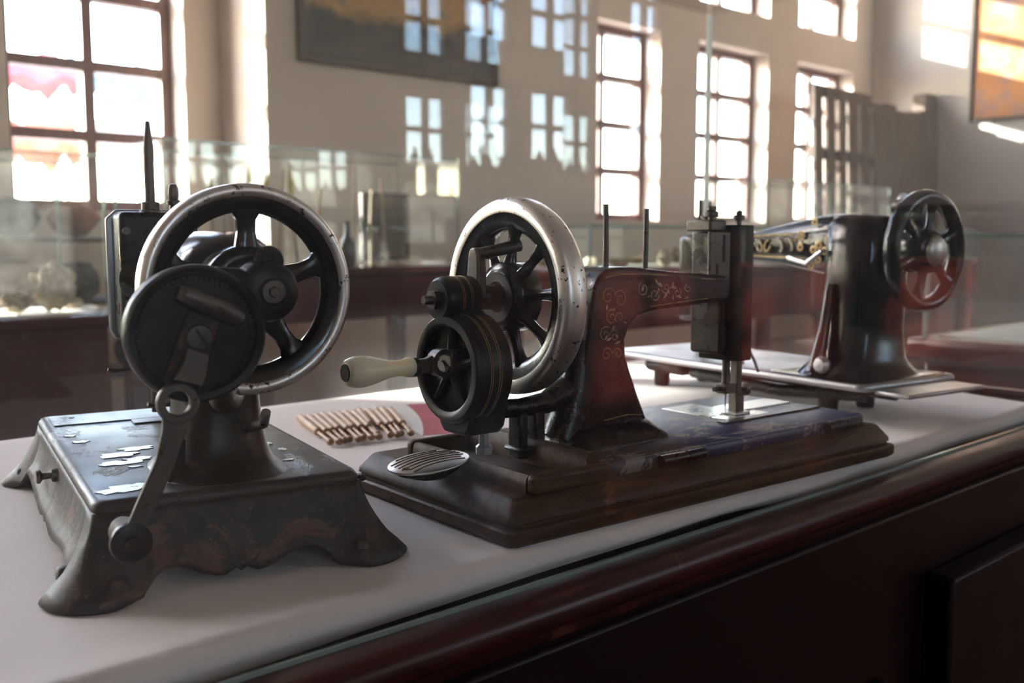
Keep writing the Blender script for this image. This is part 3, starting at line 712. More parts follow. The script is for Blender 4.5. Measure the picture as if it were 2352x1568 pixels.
for (x, s_) in ((PW / 2, 1),):
    MB().tube([(x - .012, V0 - .0105, .013), (x - .006, V0 - .0125, .008), (x, V0 - .0115, .0135), (x + .006, V0 - .0125, .008), (x + .012, V0 - .0105, .013)], [.0012, .0022, .0014, .0022, .0012], 8).build('skirt_scroll', 'rusty_iron', m1)
MB().lathe([(.0001, -.014), (.0045, -.014), (.0050, -.012), (.0025, -.010), (.0022, -.005), (.0045, -.004), (.0050, 0), (.0001, 0)], (-.0035, .155, .036), 'x', 18).build('latch_knob', 'dark_steel', m1)
MB().lathe([(.0001, 0), (.0020, 0), (.0022, .003), (.0014, .0045), (.0001, .005)], (PW + .0030, V0 + .001, .0480), 'x', 12).build('catch', 'dark_hole', m1)
# pillar
secs = []
for z, hu, v0_, v1_ in ((ZT, .0400, -.004, .100), (ZT + .002, .0385, 0, .097), (ZT + .007, .0330, .006, .090), (ZT + .016, .0290, .011, .084), (.085, .0262, .014, .080), (.105, .0250, .015, .078), (.135, .0255, .015, .078), (.160, .0265, .014, .080), (.175, .0250, .016, .078)):
    q = sellipse(.080, (v0_ + v1_) / 2, hu, (v1_ - v0_) / 2, 3.0); secs.append([(a, b, z) for a, b in q])
MB().loft(secs).build('pillar', 'japan_brown', m1, angle=60)
MB().tube([(.0475, .020, ZT + .001), (.050, .016, .066), (.052, .015, .08)], [.006, .004, .002], 10).build('pillar_web', 'japan_brown', m1)
# arm from pillar to head
AU, AZ = .0865, .171
secs = []
for v, r_, hz, cz in ((.006, .020, .020, AZ), (.016, .029, .029, AZ), (.030, .0335, .0335, AZ), (.075, .0345, .0345, AZ), (.100, .0315, .0330, AZ + .001), (.118, .024, .028, AZ + .003), (.140, .0195, .022, AZ + .006), (.190, .0180, .0195, AZ + .007), (.235, .0200, .0230, AZ + .004)):
    secs.append([(a, v, b) for a, b in sellipse(AU, cz, r_, hz, 2.2, 32)])
MB().loft(secs).build('arm', 'japan_gloss', m1, angle=60)
# head with face plate and needle bar
boxes('head', 'japan_black', m1, [((.0545, .226, .121), (.115, .262, .221))], bevel=.005, seg=3)
MB().prism([(a, b) for a, b in [(.050, .126), (.054, .119), (.112, .119), (.117, .126), (.117, .214), (.111, .2235), (.058, .2235), (.050, .216)]], UP, .262, .268).build('face_plate', 'bare_steel', m1, bevel=.0015)
MB().lathe([(.0001, -.007), (.011, -.006), (.017, -.003), (.019, 0), (.0001, 0)], (.072, .227, .168), 'y', 28).build('head_boss', 'japan_gloss', m1, angle=60)
nut = MB().lathe([(.0001, 0), (.0085, 0), (.0085, .0015), (.0070, .002), (.0070, .0075), (.0050, .0085), (.0001, .0085)], (.0815, .244, .221), 'z', 20).build('needle_bar_nut', 'dark_steel', m1)
MB().lathe([(.0001, 0), (.0039, 0), (.0039, .044), (.0030, .051), (.0016, .0635), (.0001, .0645)], (.0815, .244, .2285), 'z', 20).build('needle_bar', 'dark_steel', m1)
MB().lathe([(.0001, 0), (.0042, 0), (.0034, .002), (.0034, .006), (.0054, .0065), (.0054, .0095), (.0036, .0105), (.0042, .014), (.0040, .019), (.0026, .0225), (.0001, .0235)], (.0995, .244, .221), 'z', 20).build('finial_screw', 'dark_steel', m1)
for (x, z) in ((.0595, .206), (.0595, .15)):
    MB().lathe([(.0001, -.002), (.003, -.002), (.003, 0), (.0001, 0)], (x, .226, z), 'y', 12).build('screw', 'dark_steel', m1)
MB().tube([(.080, .243, .122), (.080, .243, .060)], .0035, 10).build('needle_clamp_bar', 'dark_steel', m1)
MB().tube([(.095, .243, .122), (.095, .243, .062)], .0035, 10).build('presser_bar', 'dark_steel', m1)
boxes('presser_foot', 'dark_steel', m1, [((.086, .235, ZT + .001), (.104, .255, ZT + .004)), ((.091, .239, ZT + .002), (.099, .247, .066))], bevel=.001)
MB().tube([(.056, .215, .100), (.046, .212, .0995), (.040, .212, .1005)], .0015, 8).build('thread_guide', 'dark_steel', m1)
MB().tube([(.080, .14, .082), (.062, .135, .0825), (.054, .133, .084)], .0018, 8).build('thread_guide', 'dark_steel', m1)
# balance wheel
wh = empty('balance_wheel', (.0868, -.010, .1700)); wh.parent = m1
RO = .0622
MB().lathe([(.0535, -.0050), (.0555, -.0085), (.0590, -.0090), (.0615, -.0068), (.0622, -.002), (.0622, .004), (.0612, .008), (.058, .009), (.0535, .0075)], (0, 0, 0), 'y', 72, closed=True).build('rim', 'worn_nickel', wh, angle=60)
MB().lathe([(.0455, -.003), (.0475, -.0055), (.0545, -.0070), (.0548, .0065), (.0475, .0055), (.0455, .003)], (0, 0, 0), 'y', 72, closed=True).build('web', 'japan_gloss', wh, angle=60)
for k in range(5):
    a = R(90 + 72 * k); c, s_ = math.cos(a), math.sin(a)
    sec = []
    for rr, w_, t_ in ((.020, .0085, .004), (.026, .0066, .0038), (.034, .0052, .0036), (.041, .0056, .0036), (.0445, .0078, .0038), (.0475, .0125, .004)):
        sec.append([(rr * c - p * w_ * s_, q * t_, rr * s_ + p * w_ * c) for p, q in ((-1, -.5), (-.6, -1), (.6, -1), (1, -.5), (1, .5), (.6, 1), (-.6, 1), (-1, .5))])
    MB().loft(sec).build('spoke', 'japan_gloss', wh, angle=50)
MB().lathe([(.0001, -.010), (.016, -.010), (.0185, -.009), (.0195, -.0065), (.0245, -.0055), (.0262, -.003), (.0262, .012), (.022, .016), (.0001, .016)], (0, 0, 0), 'y', 48).build('hub', 'japan_gloss', wh, angle=50)
# crank gear casing in front of the wheel
GU, GZ1, GR = .0462, .1500, .0362
gc = empty('crank_gear', (GU, -.058, GZ1)); gc.parent = m1
MB().lathe([(.0001, .001), (.0295, .001), (.0310, -.0005), (.0318, -.003), (.0345, -.004), (.0362, -.0020), (.0368, .002), (.0362, .012), (.0345, .015), (.0001, .015)], (0, 0, 0), 'y', 64).build('gear_casing', 'gear_black', gc, angle=45)
for k in range(72):
    pass
teeth = MB()
for k in range(64):
    a = 2 * math.pi * k / 64; c, s_ = math.cos(a), math.sin(a)
    teeth.add([(rr * c - p * .0009 * s_, y, rr * s_ + p * .0009 * c) for rr in (.0282, .0305) for p in (-1, 1) for y in (-.0006, .0014)], [(0, 1, 3, 2), (4, 6, 7, 5), (0, 4, 5, 1), (2, 3, 7, 6), (0, 2, 6, 4), (1, 5, 7, 3)])
tag(teeth.build('gear_teeth', 'gear_black', gc, smooth=False), kind='stuff')
pu, pz = .0866 - GU, .1712 - GZ1
MB().loft([[(x, y, z) for x, z in [(pu - .016, pz + .013), (.010, .0352), (.034, .004), (pu + .004, pz - .016), (pu + .010, pz)]] for y in (.0, .013)]).build('casing_web', 'gear_black', gc, bevel=.003)
ph = MB().lathe([(.0001, -.002), (.0095, -.002), (.0125, -.0012), (.0158, .001), (.0170, .005), (.0170, .020), (.012, .023), (.012, .044), (.0001, .044)], (pu, 0, pz), 'y', 40).build('pinion_housing', 'gear_black', gc, angle=45)
MB().lathe([(.0001, -.0062), (.0062, -.0058), (.0072, -.0040), (.0072, -.0020), (.0001, -.0020)], (pu, 0, pz), 'y', 24).build('axle_nut', 'dark_steel', ph)
MB().lathe([(.0001, -.0080), (.0028, -.0080), (.0034, -.0055), (.0001, -.0055)], (pu, 0, pz), 'y', 6).build('axle_end', 'dark_steel', ph)
MB().lathe([(.0001, -.0020), (.0075, -.0020), (.0085, 0), (.0001, 0)], (pu + .001, .006, pz + .0165), 'y', 20).build('oil_cap', 'japan_brown', gc)
# crossbar with latch, centre screw, crank arm
cbm = boxes('carrier', 'japan_brown', gc, [((-.0095, -.0060, -.030), (.0095, -.0005, .012))], bevel=.003, seg=3); cbm.rotation_euler = (0, R(20), 0)
MB().lathe([(.0001, -.0120), (.0062, -.0115), (.0070, -.0100), (.0070, -.006), (.0001, -.006)], (-.001, 0, -.001), 'y', 24).build('centre_screw', 'dark_steel', gc)
boxes('screw_slot', 'dark_hole', gc, [((-.0015, -.0122, -.0065), (.0002, -.0116, .0045))], smooth=False).rotation_euler = (0, R(-35), 0)
MB().tube([(-.0085, -.007, .0220), (-.0045, -.007, .0203), (.014, -.006, .0120), (.022, -.005, .0072)], [.0042, .0050, .0056, .0046], 14).build('latch_rod', 'dark_steel', gc)
MB().tube([(-.0105, -.007, .0228), (-.0075, -.007, .0216)], [.0036, .0050], 14).build('latch_tip', 'dark_steel', gc)
ck = empty('crank', (.0315, -.075, .1167)); ck.parent = m1
MB().lathe([(.0062, -.0026), (.0066, -.0032), (.0100, -.0032), (.0106, -.0022), (.0106, .0022), (.0100, .0032), (.0066, .0032), (.0062, .0026)], (0, 0, 0), 'y', 32, closed=True).build('crank_ring', 'dark_steel', ck, angle=40)
def strap(pts, t_, name):
    sec = []
    for (x, z, w_, ang) in pts:
        c, s_ = math.cos(R(ang)), math.sin(R(ang)); sec.append([(x + p * w_ * c, q * t_, z + p * w_ * s_) for p, q in ((-1, -1), (1, -1), (1, 1), (-1, 1))])
    return MB().loft(sec).build(name, 'dark_steel', ck, bevel=.0006)
strap([(.0055, .0098, .0072, -18), (.0085, .0155, .0066, -20), (.0098, .0200, .0060, -22), (.0108, .0260, .0058, -22)], .0026, 'crank_shoulder')
strap([(-.0012, -.0085, .0068, -18), (-.0025, -.0150, .0056, -18), (-.0070, -.030, .0050, -18), (-.0235, -.0640, .0046, -18), (-.0246, -.0685, .0052, -18)], .0022, 'crank_bar')
MB().lathe([(.0001, -.0052), (.0030, -.0052), (.0036, -.0045), (.0036, -.0032), (.0070, -.0034), (.0102, -.0022), (.0108, 0), (.0102, .0022), (.0070, .0030), (.0001, .0030)], (-.0248, 0, -.0690), 'y', 32).build('grip_washer', 'japan_brown', ck, angle=45)
MB().lathe([(.0001, .003), (.0078, .003), (.0082, .006), (.0070, .012), (.0078, .022), (.0064, .028), (.0001, .029)], (-.0248, 0, -.0690), 'y', 24).build('grip', 'base_wood', ck, angle=60)
# bracket from casing to pillar
MB().tube([(.060, -.050, .1215), (.066, -.030, .1120), (.075, .000, .1060), (.080, .020, .106)], [.007, .008, .010, .012], 14).build('bracket', 'japan_brown', m1)
MB().tube([(.094, -.018, .098), (.094, -.012, .090), (.092, .014, .084)], [.0028, .0032, .004], 10).build('oil_pipe', 'bare_steel', m1)
# loose flakes of old paint on the top plate
def flake(cx, cy_, r_, e, sd):
    rnd = random.Random(sd); n = 16; q = []
    for k in range(n):
        a = 2 * math.pi * k / n; rr = r_ * rnd.uniform(.55, 1.15); q.append((cx + rr * math.cos(a) * e, cy_ + rr * math.sin(a)))
    return MB().loft([[(x, y, ZT - .0003) for x, y in q], [(x, y, ZT + .0004 + .0003 * rnd.random()) for x, y in q]]).build('paint_flake', 'paint_chip', m1, smooth=False)
for i, (x, y, r_, e) in enumerate(((.030, .112, .009, 1.5), (.044, .128, .008, 1.6), (.026, .086, .008, 1.7), (.040, .094, .006, 1.8), (.034, .070, .003, 1.5), (.016, .012, .010, 1.3), (.030, .018, .006, 1.5), (.010, .20, .004, 1.4), (.014, .172, .005, 1.3), (.132, .075, .005, .7), (.128, .100, .006, .7), (.125, .040, .003, 1.6))):
    flake(x, y, r_, e, i)

# ================================================================== SEWING MACHINE 3 (at the far right, on short feet)
m3 = empty('sewing_machine', (1.1096, .5859, 0), R(-8.6), 'glossy black sewing machine head with gold arm lettering standing on short round feet', 'sewing machine')
BZ0, BZ1 = .0385, .0465
MB().loft([rrect(-.128, .038, -.088, .330, .010, BZ0), rrect(-.130, .040, -.090, .332, .011, BZ0 + .002), rrect(-.130, .040, -.090, .332, .011, BZ1 - .002), rrect(-.128, .038, -.088, .330, .010, BZ1)]).build('bed', 'bare_steel', m3, angle=50)
MB().loft([rrect(-.125, .035, -.085, .05, .012, BZ1 - .001), rrect(-.123, .033, -.083, .048, .012, BZ1 + .0008)]).build('bed_enamel', 'japan_gloss', m3)
for (x, y) in ((-.005, 0), (-.085, -.01), (-.005, .27), (-.085, .27)):
    MB().lathe([(.0001, 0), (.0095, 0), (.0105, .002), (.0120, .034), (.0140, .0395), (.0001, .0395)], (x, y, 0), 'z', 20).build('foot', 'japan_black', m3)
boxes('shuttle_box', 'japan_brown', m3, [((-.10, .215, .018), (-.03, .295, BZ0))], bevel=.010, seg=3)
MB().tube([(-.045, -.07, .026), (-.045, .22, .026)], .006, 12).build('lower_shaft', 'dark_steel', m3)
MB().tube([(-.085, -.06, .028), (-.10, .05, .022), (-.095, .2, .026)], .007, 10).build('rocker_arm', 'japan_black', m3)
secs = []
for z, hu, hv, cv in ((BZ1, .064, .056, -.020), (BZ1 + .006, .060, .050, -.020), (.066, .048, .040, -.022), (.10, .043, .036, -.024), (.15, .043, .036, -.026), (.19, .042, .036, -.026), (.215, .038, .034, -.024), (.226, .026, .026, -.02)):
    secs.append([(a, b, z) for a, b in sellipse(-.048, cv, hu, hv, 3.4)])
MB().loft(secs).build('pillar', 'japan_gloss', m3, angle=60)
secs = []
for v, hu, z0, z1 in ((-.050, .030, .160, .224), (-.02, .036, .156, .229), (.02, .033, .158, .228), (.07, .028, .166, .220), (.13, .024, .172, .209), (.19, .022, .173, .201), (.235, .023, .172, .200)):
    secs.append([(a, v, b) for a, b in sellipse(-.048, (z0 + z1) / 2, hu, (z1 - z0) / 2, 3.0)])
a3 = MB().loft(secs).build('arm', 'japan_gloss', m3, angle=60)
boxes('head', 'japan_gloss', m3, [((-.072, .222, .090), (-.022, .258, .206))], bevel=.008, seg=3)
MB().tube([(-.048, .24, .092), (-.048, .24, .05)], .004, 10).build('needle_bar', 'bare_steel', m3)
MB().tube([(-.035, .24, .092), (-.035, .24, .05)], .004, 10).build('presser_bar', 'bare_steel', m3)
MB().lathe([(.0001, 0), (.012, 0), (.010, .004), (.006, .006), (.007, .018), (.0001, .019)], (-.10, .12, BZ1), 'z', 18).build('bed_knob', 'bare_steel', m3)
# gold decoration on the arm's near side
for i in range(9):
    v = .045 + i * .016; zc = .194 - i * .0008; hu = .031 - .0055 * (v / .13)
    rnd = random.Random(i * 3 + 1); a0 = rnd.uniform(0, 3); turn = rnd.choice((1.3, -1.6, 1.9))
    MB().tube([(-.048 - hu - .0012, v + .0062 * math.cos(a0 + turn * k_), zc + .0075 * math.sin(a0 + turn * k_ * 1.2)) for k_ in (0, .5, 1, 1.5, 2, 2.5)], .0017, 6).build('gold_ornament', 'gold_pale' if i % 3 else 'gold_leaf', a3)
for dz in (-.016, .014):
    MB().tube([(-.048 - (.031 - .0055 * (v / .13)) + .001, v, .192 + dz * (1 - v * 1.6)) for v in (.01, .05, .09, .13, .17)], .0014, 6).build('gold_ornament', 'gold_leaf', a3)
for i in range(10):
    spv = random.uniform(-.005, .04); spz = random.uniform(.165, .222)
    MB().lathe([(.0016, 0), (.0050, .0003), (.0046, .0008), (.0016, .0006)], (-.048 - .0350, spv, spz), 'x', 14, closed=True).build('gold_ornament', 'gold_leaf', a3)
wh3 = empty('balance_wheel', (-.045, -.098, .187)); wh3.parent = m3
MB().lathe([(.0500, 0)] and [(.0505, -.003), (.0535, -.0075), (.0590, -.009), (.0635, -.0065), (.0655, -.001), (.0650, .005), (.0610, .009), (.0540, .008), (.0505, .004)], (0, 0, 0), 'y', 64, closed=True).build('rim', 'japan_gloss', wh3, angle=60)
for k in range(6):
    a = R(20 + 60 * k); c, s_ = math.cos(a), math.sin(a)
    MB().tube([(.015 * c, 0, .015 * s_), (.028 * c, -.001, .028 * s_), (.043 * c, 0, .043 * s_), (.054 * c, 0, .054 * s_)], [.009, .0058, .0062, .0105], 10, flat=.7).build('spoke', 'japan_gloss', wh3)
MB().lathe([(.0001, -.013), (.010, -.013), (.020, -.010), (.0235, -.006), (.0245, .010), (.018, .040), (.0001, .040)], (0, 0, 0), 'y', 40).build('hub', 'japan_gloss', wh3, angle=50)
MB().lathe([(.0001, -.0195), (.008, -.0190), (.0145, -.0165), (.0165, -.0130), (.0155, -.0110), (.0001, -.0110)], (0, 0, 0), 'y', 32).build('stop_knob', 'silver_plate', wh3, angle=60)
MB().tube([(-.03, -.075, .226), (-.028, -.06, .238), (-.03, -.045, .236)], [.006, .009, .006], 12).build('bobbin_winder', 'dark_steel', m3)
MB().lathe([(.0001, -.010), (.009, -.010), (.009, -.006), (.004, -.005), (.004, .005), (.009, .006), (.009, .010), (.0001, .010)], (-.018, -.058, .242), 'y', 18).build('bobbin', 'bare_steel', m3)
MB().lathe([(.0001, -.006), (.014, -.005), (.015, 0), (.014, .005), (.0001, .006)], (-.006, -.070, .225), 'y', 24).build('winder_pulley', 'dark_steel', m3)
MB().lathe([(.0001, -.008), (.007, -.007), (.010, -.002), (.008, .004), (.0001, .006)], (-.122, -.030, .062), 'x', 18).build('stitch_knob', 'bare_steel', m3)
MB().tube([(-.094, -.015, .150), (-.100, -.013, .10), (-.112, -.012, .050)], [.005, .006, .010], 12).build('pillar_brace', 'japan_gloss', m3)
boxes('tilt_plate', 'bare_steel', m3, [((-.115, -.135, .036), (.02, -.092, .041))], bevel=.002)
MB().tube([(-.09, .05, .178), (-.094, .02, .172), (-.092, .0, .186)], .003, 8).build('thread_hook', 'bare_steel', m3)

# ================================================================== LACE BOBBINS AND CARD ON THE CLOTH
def bobbin():
    r_ = empty('lace_bobbin', (0, 0, 0), 0, 'thin turned wooden lace bobbin in the row lying on the cloth', 'bobbin', 'wooden lace bobbins laid side by side')
    MB().lathe([(.0001, .150), (.0030, .1495), (.0041, .146), (.0040, .110), (.0035, .070), (.0032, .0595), (.0001, .0595)], (0, 0, 0), 'y', 14).build('shank', 'birch', r_)
    MB().lathe([(.0001, .060), (.0034, .060), (.0042, .0575), (.0038, .0550), (.0022, .0535), (.0001, .0535)], (0, 0, 0), 'y', 14).build('collar', 'birch_dark', r_)
    MB().lathe([(.0001, .0545), (.0018, .0545), (.0015, .030), (.0017, .006), (.0001, .006)], (0, 0, 0), 'y', 12).build('neck', 'birch', r_)
    MB().lathe([(.0001, .0075), (.0024, .0068), (.0036, .0042), (.0037, .0025), (.0028, .0002), (.0001, -.0008)], (0, 0, 0), 'y', 14).build('tip', 'birch_dark', r_)
    return r_
proto = bobbin()
heads = [(760, 1020)]
for i in range(13):
    t_ = i / 12; jt = [0, .004, .001, -.002, .003, -.001, .002, .004, -.010, .001, .003, -.002, .004][i]
    hx, hy = .5085 + (.592 - .5085) * t_, .8195 + (.806 - .8195) * t_ - jt
    bx, by = .560 + (.662 - .560) * t_, .972 + (.940 - .972) * t_
    o = proto if i == 0 else copy_tree(proto)
    if i == 0: o['label'] = 'end lace bobbin of the row, the one beside the cast-iron sewing machine'
    elif i == 12: o['label'] = 'end lace bobbin of the row, the one beside the printed card'
    elif i == 8: o['label'] = 'lace bobbin whose round tip sits back out of line in the row'
    else: o['label'] = 'thin turned wooden lace bobbin in the middle of the row on the cloth'
    o.location = (hx, hy, .0042); o.rotation_euler = (0, 0, math.atan2(by - hy, bx - hx) - math.pi / 2)
card = empty('printed_card', (.70, .86, .0), R(-20), 'white printed card with a red curved mark lying on the cloth', 'card')
boxes('paper', 'card_white', card, [((-.07, -.105, .0), (.07, .105, .0010))], smooth=False)
q = [(-.062 + .03 * (1 - (k / 10) ** 2) + .012 * k / 10, .098 - .19 * k / 10) for k in range(11)]
MB().loft([[(x + (.034 if s_ else 0) - .002 * k, y, .0010 + h_) for s_, h_ in ((0, 0), (1, 0), (1, .0003), (0, .0003))] for k, (x, y) in enumerate(q)]).build('red_print', 'card_red', card, smooth=False)

# ================================================================== THE OTHER CASES IN THE ROOM
def show_case(x0, x1, y0, y1, zb, zt, label, apron=.26, legs=True, mat='red_lacquer', cloth=None):
    o = empty('display_case', ((x0 + x1) / 2, (y0 + y1) / 2, FLOOR), 0, label, 'display case')
    hx, hy, b, t_ = (x1 - x0) / 2, (y1 - y0) / 2, zb - FLOOR, zt - FLOOR
    boxes('top_rail', mat, o, [((-hx - .03, -hy - .03, b - .05), (hx + .03, hy + .03, b))], bevel=.012, seg=3)
    if legs:
        boxes('apron', mat, o, [((-hx, -hy, b - apron), (hx, hy, b - .05))], bevel=.006)
        for sx in (-1, 1):
            for sy in (-1, 1):
                cx, cy_ = sx * (hx - .05), sy * (hy - .05)
                boxes('leg', mat, o, [((cx - .045, cy_ - .045, 0), (cx + .045, cy_ + .045, b - apron))], bevel=.006)
    else:
        boxes('cabinet_body', mat, o, [((-hx, -hy, 0), (hx, hy, b - .05))], bevel=.006)
        n = max(1, int((x1 - x0) / .7))
        for k in range(n):
            w = 2 * hx / n; c = -hx + w * (k + .5)
            boxes('door_panel', mat, o, [((c - w * .42, -hy - .012, .12), (c + w * .42, -hy, b - .14))], bevel=.005)
    g = .006
    for nm, a, c in (('front_pane', (-hx, -hy, b), (hx, -hy + g, t_)), ('back_pane', (-hx, hy - g, b), (hx, hy, t_)), ('end_pane', (-hx, -hy + g, b), (-hx + g, hy - g, t_)),
                     ('end_pane', (hx - g, -hy + g, b), (hx, hy - g, t_)), ('top_pane', (-hx, -hy, t_), (hx, hy, t_ + g))):
        boxes(nm, 'dusty_glass', o, [(a, c)], smooth=False)
    for sx in (-1, 1):
        for sy in (-1, 1):
            boxes('glass_seam', 'glass_edge', o, [((sx * hx - .005, sy * hy - .005, b), (sx * hx + .005, sy * hy + .005, t_ + g))], smooth=False)
    for sy in (-1, 1):
        boxes('glass_seam', 'glass_edge', o, [((-hx, sy * hy - .005, t_ - .002), (hx, sy * hy + .005, t_ + g + .002))], smooth=False)
    if cloth: boxes('lining', cloth, o, [((-hx + .02, -hy + .02, b), (hx - .02, hy - .02, b + .004))], smooth=False)
    return o
show_case(.45, 1.47, 4.00, 4.54, -.096, .52, 'red display case with straw-coloured coral under the tall window', legs=False, cloth='card_white')
show_case(1.93, 3.67, 4.50, 5.10, .05, .65, 'red glass case of hanging bamboo and feathers beside the pier', .28)
show_case(3.40, 7.60, 3.20, 3.85, .055, .262, 'long low red glass case filled with pottery fragments', .30, cloth='tarp_cream')
show_case(6.75, 8.68, 4.45, 5.05, .05, .655, 'tall glass case in front of the leaning wooden gate', .28)
show_case(2.03, 3.30, .20, .95, -.004, .205, 'neighbouring red display case lined with white beside the sewing machine case', legs=False, cloth='card_white')
show_case(7.9, 10.6, 2.2, 2.85, .05, .27, 'low red glass case of fragments below the orange painting', .30, cloth='tarp_cream')

def blob(name, mat, loc, r_, sq=(1, 1, 1), sd=0, rough=.3, label=None, cat=None, group=None, lvl=2):
    bm = bmesh.new(); bmesh.ops.create_icosphere(bm, subdivisions=lvl, radius=r_); rnd = random.Random(sd)
    for v in bm.verts: v.co = Vector([v.co[k] * sq[k] for k in range(3)]) * rnd.uniform(1 - rough, 1 + rough)
    zmin = min(v.co.z for v in bm.verts)
    for v in bm.verts: v.co.z -= zmin
    me = bpy.data.meshes.new(name); bm.to_mesh(me); bm.free(); me.materials.append(M[mat])
    o = bpy.data.objects.new(name, me); COL.objects.link(o); o.location = loc
    return tag(o, label, cat, group)
# coral pieces in the case under the window
for i, (x, y, r_) in enumerate(((1.32, 4.17, .072), (1.405, 4.22, .036), (1.17, 4.15, .052), (1.03, 4.14, .06), (.85, 4.2, .05))):
    blob('coral', 'coral', (x, y, -.092), r_, (1.1, .9, 1.2 if i == 0 else .7), 30 + i, .28, ('tall rounded lump of straw-coloured coral' if i == 0 else 'small low lump of straw-coloured coral') + ' in the case under the window', 'coral', 'coral lumps in the case under the window', 3)
# pottery fragments in the low cases
def fragment(i, x, y, z, s, where):
    rnd = random.Random(i); n = rnd.randint(6, 9); r0 = s
    ring = [(r0 * rnd.uniform(.7, 1.2) * math.cos(2 * math.pi * k / n), r0 * rnd.uniform(.7, 1.2) * math.sin(2 * math.pi * k / n)) for k in range(n)]
    kind = i % 3
    if kind == 0:
        m_ = MB().loft([[(a, b, 0) for a, b in ring], [(a * 1.05, b * 1.05, s * .4) for a, b in ring], [(a * .6, b * .6, s * .8) for a, b in ring]])
        nm, lb = 'pottery_fragment', 'chunky pottery fragment ' + where
    elif kind == 1:
        pr = [(s * .35, 0), (s * .75, s * .35), (s * .85, s * .8), (s * .5, s * 1.25), (s * .42, s * 1.4), (s * .55, s * 1.6), (s * .45, s * 1.6), (s * .3, s * 1.4)]
        m_ = MB().lathe(pr, (0, 0, 0), 'z', 16); nm, lb = 'clay_jar', 'small clay jar ' + where
    else:
        pr = [(s * .3, 0), (s * .5, s * .05), (s * 1.0, s * .55), (s * 1.05, s * .6), (s * .95, s * .58), (s * .4, s * .15)]
        m_ = MB().lathe(pr, (0, 0, 0), 'z', 18); nm, lb = 'clay_bowl', 'small clay bowl ' + where
    o = m_.build(nm, 'shard' if rnd.random() < .6 else 'shard_pale'); o.location = (x, y, z); o.rotation_euler = (0, 0, rnd.uniform(0, 6))
    tag(o, lb, nm.split('_')[1], nm.replace('_', ' ') + 's in the low cases')
k = 0
for x0, x1, y0, y1, z, n, where in ((3.5, 7.5, 3.3, 3.75, .0595, 22, 'in the long low glass case'), (8.0, 10.5, 2.3, 2.75, .0545, 14, 'in the low case below the orange painting')):
    for i in range(n):
        k += 1; fragment(k, x0 + (x1 - x0) * (i + .5) / n, (y0 + .05 if i % 2 else y1 - .05), z, random.Random(k).uniform(.045, .075), where)
# bamboo, feathers, jar and picture in the case beside the pier
for i in range(9):
    x = 2.15 + i * .16; rnd = random.Random(i + 50); h = rnd.uniform(.42, .56); dx = rnd.uniform(-.05, .05)
    o = MB().tube([(0, 0, 0), (dx * .5, .01, h * .5), (dx, 0, h)], [.010, .009, .007], 10).build('bamboo_stick', 'bamboo')
    o.location = (x, 4.72 + .08 * (i % 3), .05); tag(o, 'upright bamboo stick standing in the case beside the pier', 'stick', 'bamboo sticks in the glass case')
for i, x in enumerate((2.42, 2.52, 2.66)):
    o = MB().tube([(0, 0, 0), (.003, 0, .1), (.0, 0, .30), (.006, 0, .44), (.0, 0, .52)], [.004, .004, .005, .018, .003], 10, flat=.4).build('yellow_feather', 'yellow_feather')
    o.location = (x, 4.64, .05); tag(o, 'tall yellow feather standing in the case beside the pier', 'feather', 'yellow feathers in the glass case')
o = MB().lathe([(.0001, 0), (.075, 0), (.095, .03), (.10, .09), (.08, .14), (.04, .17), (.035, .21), (.04, .215), (.03, .215), (.028, .17), (.07, .13), (.085, .06), (.0001, .01)], (0, 0, 0), 'z', 28).build('glass_flask', 'dusty_glass')
o.location = (3.22, 4.72, .05); tag(o, 'round clear glass flask in the case beside the pier', 'flask')
o = MB().lathe([(.0001, 0), (.035, 0), (.04, .02), (.04, .12), (.018, .17), (.015, .24), (.019, .245), (.0001, .245)], (0, 0, 0), 'z', 20).build('dark_bottle', 'bottle_dark')
o.location = (3.02, 4.66, .05); tag(o, 'narrow dark bottle in the case beside the pier', 'bottle')
p_ = picture('framed_picture', 'dark_canvas', (3.46, 4.95, .09), 0, .30, .36, 'small dark framed picture standing inside the case beside the pier', .02)
# tan boards standing on the low case
for i, (x, mt, lb) in enumerate(((4.60, 'tan_board', 'pale tan board leaning on the low case'), (4.80, 'tan_board', 'narrow tan board leaning beside the pale one on the low case'))):
    bd = empty('standing_board', (x, 3.42 + .1 * i, .27), R(35), lb, 'board')
    boxes('board', mt, bd, [((-.055 + .012 * i, 0, 0), (.055 - .012 * i, .014, .16))], bevel=.003).rotation_euler = (R(-14), R(8), 0)
    boxes('stand', 'dark_board', bd, [((-.075, .016, 0), (.085, .06, .15))], bevel=.004)
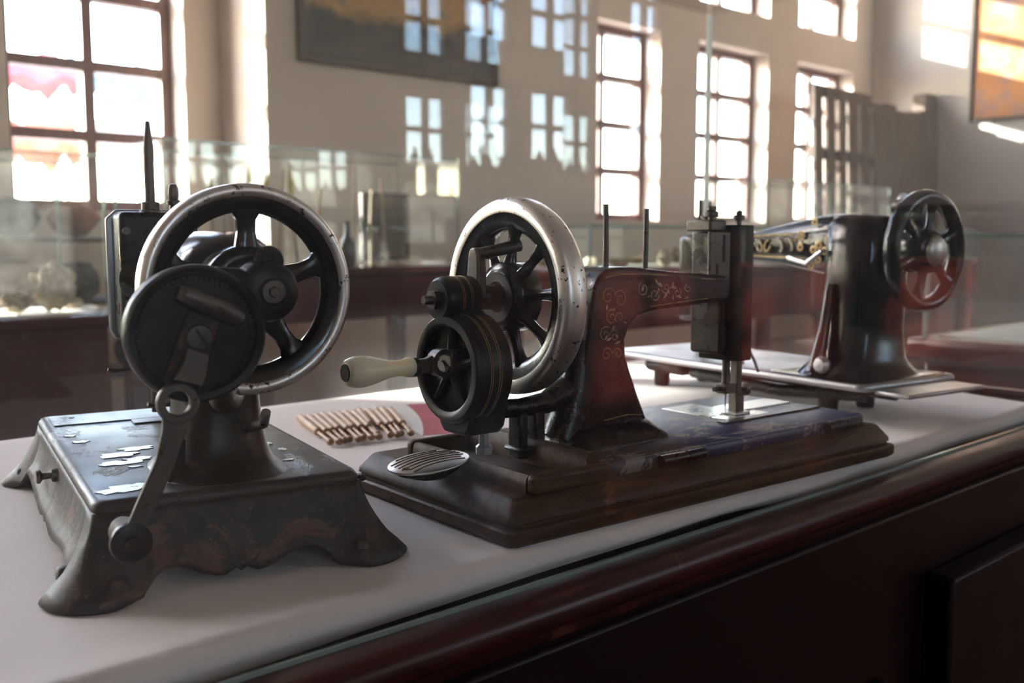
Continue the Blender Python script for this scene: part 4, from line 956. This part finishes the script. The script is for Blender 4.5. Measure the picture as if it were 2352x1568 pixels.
# the leaning old wooden gate in the corner
gate = empty('wooden_gate', (9.22, 5.45, FLOOR), R(-4), 'old dark wooden gate with open slats and a solid planked half leaning in the corner', 'gate')
gz = 2.72
for i in range(5):
    x = .0 + i * .215
    boxes('slat', 'old_wood', gate, [((x, 0, .02), (x + .145, .05, gz - .02 - .03 * i))], bevel=.01)
for z in (.3, 1.2, 1.95, gz - .12):
    boxes('cross_rail', 'old_wood', gate, [((0, .05, z), (1.12, .10, z + .12))], bevel=.01)
for i in range(5):
    x = 1.06 + i * .24
    boxes('plank', 'old_wood', gate, [((x, -.02 + .012 * (i % 2), .0), (x + .23, .06, gz - .1 + .03 * math.sin(i * 2.1)))], bevel=.008)
boxes('gate_post', 'old_wood', gate, [((2.08, -.06, 0), (2.32, .12, gz + .13))], bevel=.02)
gate.rotation_euler = (R(-4), R(2), R(-4))
# dark storage rack behind the left case
rack = empty('storage_rack', (1.75, 5.60, FLOOR), 0, 'dark storage rack loaded with bundles beneath the tall window', 'rack')
for x in (-.62, .62):
    for y in (-.2, .2): boxes('upright', 'dark_board', rack, [((x - .02, y - .02, 0), (x + .02, y + .02, 1.32 if x < 0 else 1.2))], bevel=.003)
for z in (.35, .75, 1.08): boxes('shelf', 'dark_board', rack, [((-.64, -.22, z), (.64, .22, z + .025))], bevel=.003)
for i in range(11):
    zz = (.375, .775, 1.105)[i % 3]
    o = blob('cloth_bundle', 'dark_cloth' if i % 4 else 'bundle_orange', (1.26 + (i // 3) * .31, 5.56, FLOOR + zz), .125, (1.05, .9, .85), 80 + i, .1, ('dark blue' if i % 4 else 'orange') + ' cloth bundle on the storage rack', 'bundle', 'cloth bundles on the storage rack')
# ---- the far side of the room, seen in the glass: red cabinets and jars on the sill
show_case(4.0, 5.35, -3.6, -3.0, .02, .42, 'red display case opposite the window wall near the middle of the hall', legs=False, mat='mid_red')
show_case(6.45, 6.95, -3.6, -3.0, .02, .42, 'narrow red display case opposite the window wall', legs=False, mat='mid_red')
show_case(8.95, 10.1, -3.6, -3.0, .02, .42, 'red display case opposite the window wall close to the end wall', legs=False, mat='mid_red')
for (a, b) in back_x[:3]:
    for i in range(3):
        rnd = random.Random(int(a * 10) + i); h = rnd.uniform(.16, .26)
        o = MB().lathe([(.0001, 0), (.05, 0), (.06, h * .3), (.05, h * .6), (.022, h * .75), (.02, h), (.0001, h)], (0, 0, 0), 'z', 16).build('sill_jar', 'bottle_dark')
        o.location = (a + (b - a) * (.2 + .3 * i), YB - .055, BLOW[0]); tag(o, 'dark jar standing on a window sill across the hall', 'jar', 'jars on the far window sills')

# ------------------------------------------------------------------ lift everything so that the floor is at z = 0
for o in list(scene.objects):
    if o.parent is None: o.location.z += LIFT
